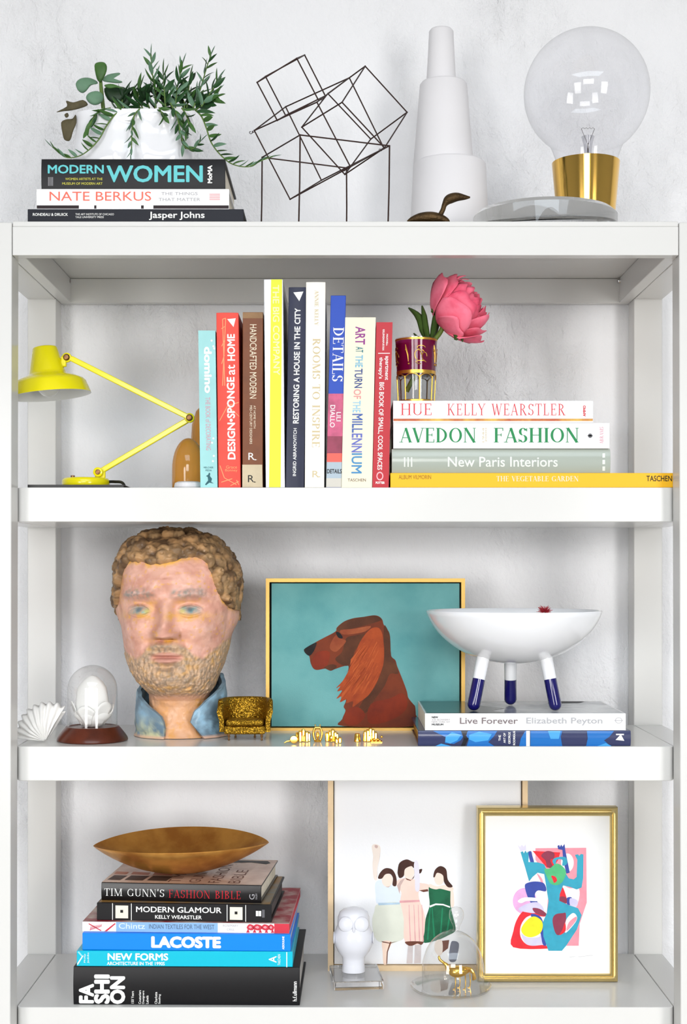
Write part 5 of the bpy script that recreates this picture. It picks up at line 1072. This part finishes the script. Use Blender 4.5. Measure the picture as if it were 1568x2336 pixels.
text(f5, 'MODERN GLAMOUR', 310.5, 2069, 505.5, 2082, WHITE, bold=.02); text(f5, 'KELLY WEARSTLER', 354, 2088, 460.5, 2096.5, WHITE, bold=.02)
def b5(x0, y0, x1, y1, m, e=.0002): band(f5, [(x, y+(x-221)*sl5) for x, y in rect(x0,y0,x1,y1)], m, eps=e)
for x in (256, 299, 517.5, 560): b5(x, 2060, x+1.6, 2098, WHITE)
for x in (263.5, 524.5): b5(x, 2065, x+29, 2094, CS); b5(x+11, 2075, x+17.5, 2081.5, BLACKP, .0004)
b5(584, 2073, 596, 2085, WHITE); b5(589.6, 2073, 590.4, 2085, BLACKP, .0004); b5(598,2070,604,2088,M('grey_ink_dark', (96,96,100), .5), .0003)
L5 = f5['loc']; H5, W5, D5 = f5['H'], f5['W'], f5['d']
MB().add([L5(.002,.004,H5+.0002), L5(W5-.003,.004,H5+.0002), L5(W5-.003,D5,H5+.0002), L5(.002,D5,H5+.0002)], [(0,1,2,3)]).build('cover_art', M('ochre_photo_cover', (150,110,50), .4, var=(25,.6), alt=(120,124,120)), f5['root'], smooth=0, weld=False)
f6 = hbook('topmost book of the lower stack, black spine with white and red serif capitals', 231, 596, 2013.5, 2053.5, f5['z1']+.0005, M('black_gloss_jacket', (13,10,12), .25, spec=.35), dslope=7.5, depth=.185, sag=.0015)
sl6 = f6['slope']; text(f6, "TIM GUNN'S", 238, 2027, 374.5, 2045, WHITE, 'h', 'serif', bold=-.3, track=.1); text(f6, 'FASHION BIBLE', 385, 2031, 549, 2050, M('deep_red_ink', (190,24,40), .5), 'h', 'serif', bold=-.3, track=.12); text(f6, 'G', 569, 2040, 581, 2052, M('grey_ink', (170,168,172), .5), 'u'); text(f6, 'GALLERY', 583, 2038, 587, 2052, gi, 'u')
L6b = f6['loc']; H6, W6, D6 = f6['H'], f6['W'], f6['d']
MB().add([L6b(.0,.003,H6+.0002), L6b(W6,.003,H6+.0002), L6b(W6,D6,H6+.0002), L6b(0,D6,H6+.0002)], [(0,1,2,3)]).build('cover_art', M('blush_cover', (214,186,166), .35, var=(30,.3), alt=(190,156,136), coat=.2), f6['root'], smooth=0, weld=False)
def topprint(pts, m, e): mb = MB(); mb.poly([Vector((a,0,b)) for a, b in pts]); mb.v = [L6b(v.x, v.z, H6+e) for v in mb.v]; mb.build('cover_print', m, f6['root'], smooth=0, weld=False)
DBR = M('dark_brown_print', (74,58,52), .5)
for x, w_ in ((.004,.02),(.03,.028),(.064,.03)): topprint([(x,.02),(x+w_,.018),(x+w_+.004,.05),(x+.003,.052)], DBR, .0004); topprint([(x,.06),(x+w_,.058),(x+w_,.075),(x,.078)], M('salmon_print', (196,130,104), .5), .0004)
topprint([(.15,.155),(.20,.163),(.225,.15),(.231,.16),(.224,.176),(.15,.178)], BLACKP, .0004)
for s, a0 in (('TIM',.115),("GUNN'S",.145),('FASHION',.175),('BIBLE',.205)):
    V_, F_ = sans(s); V_ = V_[:,:2]; V_ = (V_-V_.min(0))/np.maximum((V_-V_.min(0)).max(0), 1e-6)
    project([(a0-.018*v, .012+.13*u_*min(1, len(s)/7)) for u_, v in V_[:,:2]], F_, lambda a, b: L6b(a, b, H6+.0004), 'cover_lettering', M('brown_print', (120,84,72), .5), f6['root'])
AB = M('aged_brass', (214,156,76), .36, .7, var=(22,.35), alt=(176,116,52), bump=(60,.12)); yb_ = .165; zbo = f6['z1']+.0008; a0 = at(213.5, 1928, yb_); a1 = at(614.5, 1921, yb_)
cb_ = (a0+a1)/2; Lb = (a1.x-a0.x)/2; Wb = .092; Hb2 = cb_.z-zbo
boat = thing('brass_boat_bowl', 'shallow pointed brass bowl lying on top of the lower book stack', 'bowl', (cb_.x, yb_, zbo)); G1 = []; G2 = []
nu, nv = 49, 21; e0 = 0
for layer in (0, 1):
    G = []
    for i in range(nu):
        u_ = -1+2*i/(nu-1); u_ = math.copysign(1-(1-abs(u_))**1.3, u_) if abs(u_) < 1 else u_; ww_ = Wb*max(1-abs(u_)**2.1, 0)**.72; row = []
        for j in range(nv):
            v_ = -1+2*j/(nv-1); dz_ = -Hb2*(1-abs(v_)**2.2)*(1-abs(u_)**2.0)
            z_ = cb_.z+dz_+u_*(a1.z-a0.z)/2+(.009 if v_ > 0 else .003)*abs(v_)**2*(ww_/Wb); y_b = yb_+v_*ww_-.004
            if layer: z_ += .0022*(1-abs(v_)**6*.4)*(1-abs(u_)**8)
            row.append(Vector((cb_.x+u_*Lb, y_b, max(z_, zbo+(.002 if layer else 0)))))
        G.append(row)
    (G1 if layer == 0 else G2).extend(G)
mb = MB().grid([r1+r2[::-1] for r1, r2 in zip(G1, G2)], cv=True); mb.build('shell', AB, boat, smooth=50)
# ------------------------------------------------------------------ big painting of three women, print in brass frame
c9 = lambda X, Y: (700+X/3.5636, 1760+Y/3.5636)
pmw = plane_map(.236, 2213.5, .018); pw = pmw(976, 2213.5)
wom = thing('large_painting', 'large pale wood-framed painting of three women in dresses on white ground', 'painting', (pw.x, .236, Z4))
WDF = M('pale_oak_frame', (232,204,164), .5, var=(30,.12))
frame(wom, pmw, (748.5,1750,1203.5,2213.5), (761,1762,1192,2201.5), [(0,.006),(1,.006)], WDF, .02)
board(wom, pmw, (760,1761,1193,2202.5), -.013, .004, BLKF, 'backing')
CANW = M('white_canvas', (232,233,236), .7, bump=(300,.15)); cw = board(wom, pmw, (763,1764,1189.5,2200), -.002, .010, CANW, 'canvas')
def pc(n, c, v=.12): return M('paint_'+n, c, .7, var=(40,v))
HAIR = pc('hair', (72,42,34), .4); FACE = pc('face', (238,216,203), .03)
def pw_(pts, m, l=.0002, cur=True): paint(wom, pmw, c9, pts, m, -.002+l, 'painted_detail', cur, parent=cw, n=4)
def el(cx_, cy_, rx, ry): return ellipse(cx_, cy_, rx, ry, 16)
PAL = pc('pale_skin', (228,216,207), .04); LIN_ = pc('rose_grey_line', (196,170,164), .1); DL = pc('umber_line', (110,64,50), .2)
pw_([(530,610),(560,592),(598,615),(595,690),(575,790),(572,880),(545,870),(535,760),(540,690)], PAL); pw_([(594,690),(600,640),(596,690),(578,800),(573,860),(570,860)], LIN_, .0003, False); pw_([(555,600),(578,605),(574,625),(556,620)], LIN_, .0003)
pw_([(560,905),(620,885),(700,935),(748,955),(757,1075),(585,1085),(560,1000)], pc('white_blouse', (214,224,236), .04)); pw_([(580,1080),(760,1070),(792,1200),(795,1345),(740,1385),(670,1400),(565,1370),(532,1230),(550,1140)], pc('pale_green_skirt', (218,221,208), .05))
pw_([(582,1070),(757,1066),(757,1082),(584,1090)], pc('blue_sash', (178,202,220), .2), .0004, False)
pw_([(615,1385),(690,1390),(655,1480),(650,1565),(625,1565),(618,1470)], pc('leg_skin', (238,212,194), .05), .0003); pw_([(690,1385),(660,1470),(655,1565),(648,1565),(652,1470),(676,1390)], DL, .0004, False); pw_([(605,1380),(680,1395),(740,1380),(680,1402),(620,1392)], DL, .0004, False)
pw_([(580,868),(600,820),(640,788),(690,795),(718,830),(732,880),(727,932),(698,925),(702,870),(680,835),(640,838),(612,872)], HAIR, .0005); pw_(el(655,885,44,54), FACE, .0004)
pw_([(640,938),(665,944),(690,925),(670,936)], LIN_, .0006, False)
pw_([(735,890),(790,870),(880,880),(915,905),(990,920),(985,965),(915,975),(918,1050),(950,1130),(968,1250),(950,1392),(803,1392),(790,1200),(762,1060),(770,985),(735,930)], pc('blush_dress', (242,208,196), .06), .0003)
pw_([(735,930),(760,890),(800,865),(790,885),(765,930),(757,985),(762,1000),(752,985)], LIN_, .0005, False); pw_([(755,1052),(918,1045),(920,1062),(757,1070)], pc('pink_line', (226,166,170), .15), .0004, False)
for x in (830,870,905,935): pw_([(x,1085),(x+4,1085),(x+18,1385),(x+10,1385)], pc('pink_line', (226,166,170), .15), .0005, False)
pw_([(740,810),(755,745),(812,716),(862,735),(885,742),(872,785),(850,770),(800,795),(790,850),(757,868),(742,840)], HAIR, .0006); pw_([(915,800),(940,795),(930,825),(912,830)], HAIR, .0006); pw_(el(833,822,42,56), FACE, .0005); pw_([(800,865),(850,885),(878,845),(870,868),(845,890),(815,882)], DL, .0007, False)
pw_([(872,765),(885,725),(905,738),(915,800),(918,960),(884,965),(880,850)], pc('pale_arm', (222,218,230), .05), .0007); pw_([(805,1385),(942,1385),(932,1412),(900,1400),(860,1418),(825,1415)], DL, .0005); pw_([(825,1412),(865,1418),(860,1562),(812,1562)], pc('grey_leg', (206,196,196), .15), .0004, False); pw_([(880,1412),(932,1410),(928,1560),(875,1562)], pc('grey_leg', (206,196,196), .15), .0004, False)
pw_([(915,968),(985,958),(992,975),(950,982)], DL, .0005, False)
DRS = pc('green_dress', (28,102,70), .45); DRS2 = pc('green_dress_light', (30,132,92), .3)
pw_([(998,935),(1050,952),(1100,950),(1150,962),(1178,960),(1170,1082),(1190,1180),(1212,1290),(1150,1335),(1050,1378),(948,1392),(958,1310),(968,1200),(1000,1092),(994,1000)], DRS, .0003)
for a, b in ((985,1000),(1040,1015),(1090,1100),(1140,1170)): pw_([(b,1110),(b+10,1110),(a+6,1370-(a-985)*.3),(a-8,1370-(a-985)*.3)], DRS2, .0004, False)
pw_([(1000,1092),(1050,1074),(1110,1078),(1166,1098),(1166,1110),(1110,1090),(1050,1088),(1002,1108)], WHITE, .0005, False); pw_([(1175,960),(1195,985),(1198,1090),(1172,1095),(1170,1000)], FACE, .0005); pw_([(1000,915),(1060,935),(1120,925),(1190,945),(1180,975),(1090,955),(1050,960),(1000,945)], FACE, .0004)
pw_([(1030,855),(1045,800),(1088,770),(1135,798),(1148,880),(1188,935),(1150,942),(1118,900),(1108,845),(1062,825),(1042,860)], HAIR, .0006); pw_(el(1078,868,40,58), FACE, .0005)
pw_([(1050,1380),(1100,1375),(1105,1470),(1075,1500),(1040,1450)], PAL, .0004); pw_([(1100,1378),(1160,1372),(1150,1440),(1110,1470),(1090,1490)], DL, .0003, False); pw_([(1172,1400),(1200,1380),(1238,1400),(1232,1470),(1212,1545),(1158,1535)], pc('slate_leg', (104,108,124), .25), .0004)
cA = lambda X, Y: (1060+X/3.087, 1780+Y/3.087)
pmg = plane_map(.172, 2238, .125); pg = pmg(1248, 2238)
pr_ = thing('framed_print', 'colourful abstract figure print in polished brass frame leaning at the right', 'picture', (pg.x, .172, Z4))
GFR = M('polished_brass_frame', (222,200,140), .2, .9)
frame(pr_, pmg, (1089,1841,1409.5,2238), (1107.5,1861,1391.5,2220.5), [(0,.002),(.05,.0045),(.2,.0055),(.45,.003),(.55,.003),(.8,.006),(.92,.005),(1,.0025)], GFR, .016)
PAP = M('white_print_paper', (236,236,235), .7); pb_ = board(pr_, pmg, (1107,1860.5,1392,2221), .0, .008, PAP, 'paper')
def pa(pts, c, l, cur=True, n=4): paint(pr_, pmg, cA, pts, M('print_%d_%d_%d' % c, c, .7, var=(70,.12)), l, 'printed_shape', cur, parent=pb_, n=n)
RO, RE, LI, LV, BU, TE, MA, GE, YW, WH = (244,150,164),(228,44,54),(226,170,216),(206,200,232),(58,76,160),(56,160,186),(140,56,78),(84,184,124),(232,226,40),(236,236,235)
pa([(500,478),(858,475),(862,860),(812,1010),(805,1165),(560,1165),(600,700),(500,560)], RO, .0002, False)
pa(el(425,850,84,92), LI, .0003); pa([(375,850),(420,825),(520,830),(515,850),(440,850),(400,865)], WH, .0004); pa([(380,910),(440,870),(520,860),(560,920),(480,935)], LV, .0004)
pa(el(725,580,45,65), WH, .0003); pa([(690,740),(740,760),(808,765),(800,860),(760,870),(720,830)], WH, .0003); pa([(745,830),(800,850),(780,900),(745,880)], LV, .0004)
pa([(470,715),(500,655),(545,715)], WH, .0003, False); pa([(510,655),(550,700),(560,770),(540,720)], RO, .0004)
pa([(480,497),(675,508),(660,560),(625,615),(580,615)], RE, .0003, False); pa([(540,530),(580,498),(630,510),(630,550),(605,560),(620,610),(585,612),(570,565)], MA, .0004)
pa([(343,1175),(345,1060),(375,970),(425,912),(490,895),(575,940),(560,960),(480,950),(430,970),(395,1030),(395,1100),(430,1150),(480,1165),(560,1160),(585,1185)], RE, .0004)
pa(el(482,1058,90,106), WH, .0003); pa([(400,1080),(440,1105),(520,1105),(550,1080),(560,1160),(480,1165),(430,1150)], LV, .00035); pa([(465,945),(540,965),(565,1070),(575,1160),(550,1150),(530,1060)], BU, .00045)
pa([(400,1045),(440,985),(490,958),(540,985),(552,1030),(530,1080),(470,1105),(420,1090)], YW, .0005); pa([(480,900),(530,905),(578,940),(560,955),(500,935)], MA, .0005)
pa([(425,745),(445,722),(500,712),(560,725),(575,780),(520,775),(497,800),(505,840),(560,930),(535,932),(480,880),(445,820)], BU, .0004); pa([(655,462),(668,455),(672,470),(682,452),(690,468),(705,448),(712,500),(742,650),(718,658),(695,560),(690,490),(660,485)], BU, .0004, False); pa([(450,510),(470,500),(478,530),(490,580),(468,585)], BU, .0004)
pa([(375,455),(390,470),(405,455),(418,468),(432,452),(435,490),(395,500)], (218,212,238), .0003, False); pa([(500,790),(560,780),(580,850),(540,890),(500,850)], WH, .00035)
pa([(690,750),(720,830),(715,865),(670,850),(672,800)], RE, .00045); pa([(672,820),(715,825),(718,865),(672,860)], MA, .0005); pa([(720,830),(755,825),(760,870),(725,875)], BU, .00045)
pa([(395,505),(412,500),(418,515),(430,495),(440,512),(450,498),(452,540),(450,575),(520,578),(562,592),(582,640),(640,700),(710,650),(735,690),(770,697),(790,680),(795,560),(778,525),(800,520),(808,532),(820,518),(838,522),(836,690),(825,755),(790,768),(740,750),(695,740),(672,800),(668,848),(740,880),(800,900),(826,950),(792,1050),(720,1160),(686,1200),(592,1200),(556,1100),(552,1000),(580,935),(592,850),(578,760),(562,660),(515,650),(480,680),(455,712),(430,620)], TE, .0006, False)
pa([(620,570),(640,545),(700,538),(722,555),(720,590),(690,600),(690,560),(650,560),(640,600)], TE, .00065)
pa([(620,985),(640,945),(690,935),(715,942),(705,1050),(660,1090),(635,1060)], MA, .0007); pa([(708,1000),(712,1060),(668,1090),(690,1050)], RE, .0008); pa([(715,985),(760,935),(788,950),(790,985),(740,1050),(708,1070)], WH, .0007); pa([(735,1000),(785,960),(785,990),(720,1060)], RO, .0008)
pa([(562,625),(600,620),(650,585),(700,615),(715,655),(690,715),(650,738),(605,725),(580,680)], GE, .0008); pa([(612,672),(640,678),(652,705),(632,722),(622,700)], RE, .0009)
pa([(740,1245),(780,1238),(781,1240),(741,1248)], (190,188,190), .0003, False); pa([(800,1242),(905,1230),(905,1233),(800,1245)], (200,198,200), .0003, False)
# ------------------------------------------------------------------ crystal block, owl, glass cloche with a gold bird
blk = thing('crystal_block', 'clear crystal block under the white owl', 'glass block', (at(812,2240,.165).x, .165, Z4))
an = math.radians(5); b0 = at(763, 2261, .122); uu = Vector((math.cos(an), math.sin(an), 0)); vv = Vector((-math.sin(an), math.cos(an), 0)); th_ = .014; Wk, Dk = .075, .092; V = []
for z_ in (Z4+.0004, Z4+th_):
    for b_ in (0, Dk):
        for a_ in (0, Wk): p = Vector((b0.x, .122, 0))+uu*a_+vv*b_; V.append((p.x, p.y, z_))
MB().add(V, [(0,2,3,1),(4,5,7,6),(0,1,5,4),(2,6,7,3),(0,4,6,2),(1,3,7,5)]).build('block', M('clear_crystal', (254,254,254), .0, trans=1., ior=1.42), blk, smooth=30, bevel=.0012)
oy = .178; op = at(807, 2216, oy); oq = mp(oy); OWL = M('frosted_white_glass', (222,223,230), .25, coat=.4)
owl = thing('owl_figurine', 'white glass owl with big round eyes on the crystal block', 'figurine', (op.x, oy, Z4+th_))
zz = lambda py: (2216-py)*oq
pr = [(0,0),(26*oq,0),(26.5*oq,.001),(25*oq,zz(2200)),(25.5*oq,zz(2188)),(27*oq,zz(2181)),(36*oq,zz(2170)),(43*oq,zz(2155)),(45.5*oq,zz(2140)),(44*oq,zz(2128)),(40*oq,zz(2118)),(37*oq,zz(2110)),(36.5*oq,zz(2102)),(36*oq,zz(2092)),(32*oq,zz(2081)),(24*oq,zz(2074)),(12*oq,zz(2070.5)),(0,zz(2070))]
MB().lathe(pr, (op.x, oy, Z4+th_+.0004), seg=56, ell=(1,.85)).build('body', OWL, owl, smooth=70)
for s in (-1, 1):
    c = Vector((op.x+s*17.5*oq, oy-27*oq, Z4+th_+zz(2102))); MB().lathe([(0,-.002),(17*oq,-.002),(17.5*oq,.0005),(15.5*oq,.002),(8*oq,.0032),(0,.0036)], c, (s*.22,-1,.12), 32).build('eye', OWL, owl, smooth=60)
    G = MB().sphere((op.x+s*44.5*oq, oy-.002, Z4+th_+zz(2138)), (2.6*oq,.014,13*oq), 16, 12); G.build('wing', OWL, owl, smooth=180)
MB().lathe([(0,0),(4*oq,.001),(2.5*oq,.005),(0,.008)], (op.x, oy-33*oq, Z4+th_+zz(2110)), (0,-.7,-.5), 12).build('beak', OWL, owl)
gY2 = .126; dm = at(1029, 2240, gY2); dq2 = mp(gY2); gm2 = MG('fine_glass', (.975,.975,.97), 1.5)
clo = thing('glass_bell', 'clear glass bell with bulb handle on round glass plate before the brass frame', 'cloche', (dm.x, gY2, Z4))
Rp = 93*dq2; MB().lathe([(0,.001),(Rp*.8,.001),(Rp*.95,.004),(Rp,.008),(Rp-.0012,.0088),(Rp*.93,.0055),(Rp*.8,.003),(0,.003)], (dm.x, gY2, Z4), seg=72).build('glass_plate', gm2, clo, smooth=60)
Rd2 = 71*dq2; dc2 = at(1034, 2240, gY2); zt3 = (at(0, 2122, gY2).z)-Z4-.0035
pr = [(Rd2*.985,0),(Rd2,.004),(Rd2,zt3*.30)]+[(Rd2*math.cos(PI/2*k/14), zt3*.30+zt3*.70*math.sin(PI/2*k/14)) for k in range(1,14)]+[(8*dq2, zt3+.001)]
MB().lathe(pr, (dc2.x, gY2, Z4+.0034), seg=72).build('bell', gm2, clo, smooth=80)
kz = zt3+.0034; pr = [(8*dq2,0),(7*dq2,3*dq2),(7.5*dq2,9*dq2),(12*dq2,18*dq2),(16*dq2,28*dq2),(17*dq2,36*dq2),(15.5*dq2,45*dq2),(11*dq2,51*dq2),(0,54.5*dq2)]
MB().lathe(pr, (dc2.x+.005, gY2, Z4+kz), seg=40).build('bulb_handle', gm2, clo, smooth=80)
cB = lambda X, Y: (930+X/7.84, 2050+Y/7.84); by = .125
brd = thing('gold_bird', 'small gold long-necked bird figurine under the clear glass bell', 'figurine', (at(1050,2240,by).x, by, Z4+.0034))
A_ = lambda X, Y, dy=0: at(*cB(X, Y), by+dy)
mb = MB().tube(smooth_loop([A_(560,1035), A_(580,1090), A_(640,1140), A_(700,1190), A_(740,1270), A_(800,1310)], 4, False), [.0012,.0016,.0018,.002,.002,.002,.002,.002,.002,.0022,.0024,.0028,.0032,.0036,.004,.0044,.0048,.005,.0052,.0054,.0055], 10)
mb.tube([A_(545,1050), A_(560,1035), A_(575,1050)], [.0006,.0018,.0014], 8); mb.build('neck', GOLD, brd, smooth=60)
MB().tube(smooth_loop([A_(740,1260), A_(830,1300), A_(940,1300), A_(1060,1275), A_(1140,1260)], 5, False), [.003,.0045,.006,.007,.0078,.0083,.0088,.009,.009,.0088,.0085,.008,.0074,.0068,.006,.0052,.0044,.0036,.0028,.002,.001], 14).build('body', GOLD, brd, smooth=60)
for k in range(5): MB().tube(smooth_loop([A_(1040+15*k,1230+18*k,.003*(k-2)), A_(1130+10*k,1250+22*k,.003*(k-2)), A_(1190-4*k,1330+20*k,.004*(k-2)), A_(1222-12*k,1450+4*k,.004*(k-2))], 4, False), [.0014]*12+[.0004], 6).build('tail_feather', GOLD, brd)
for X, dy in ((850,-.004),(930,.004),(1030,-.004),(1115,.004)):
    p = A_(X, 1390, dy); q = Vector((p.x, p.y, Z4+.0036)); MB().tube([p+Vector((0,0,.004)), p.lerp(q,.5)+Vector((.001,0,0)), q, q+Vector((-.003,0,0))], .0008, 6).build('leg', GOLD, brd)
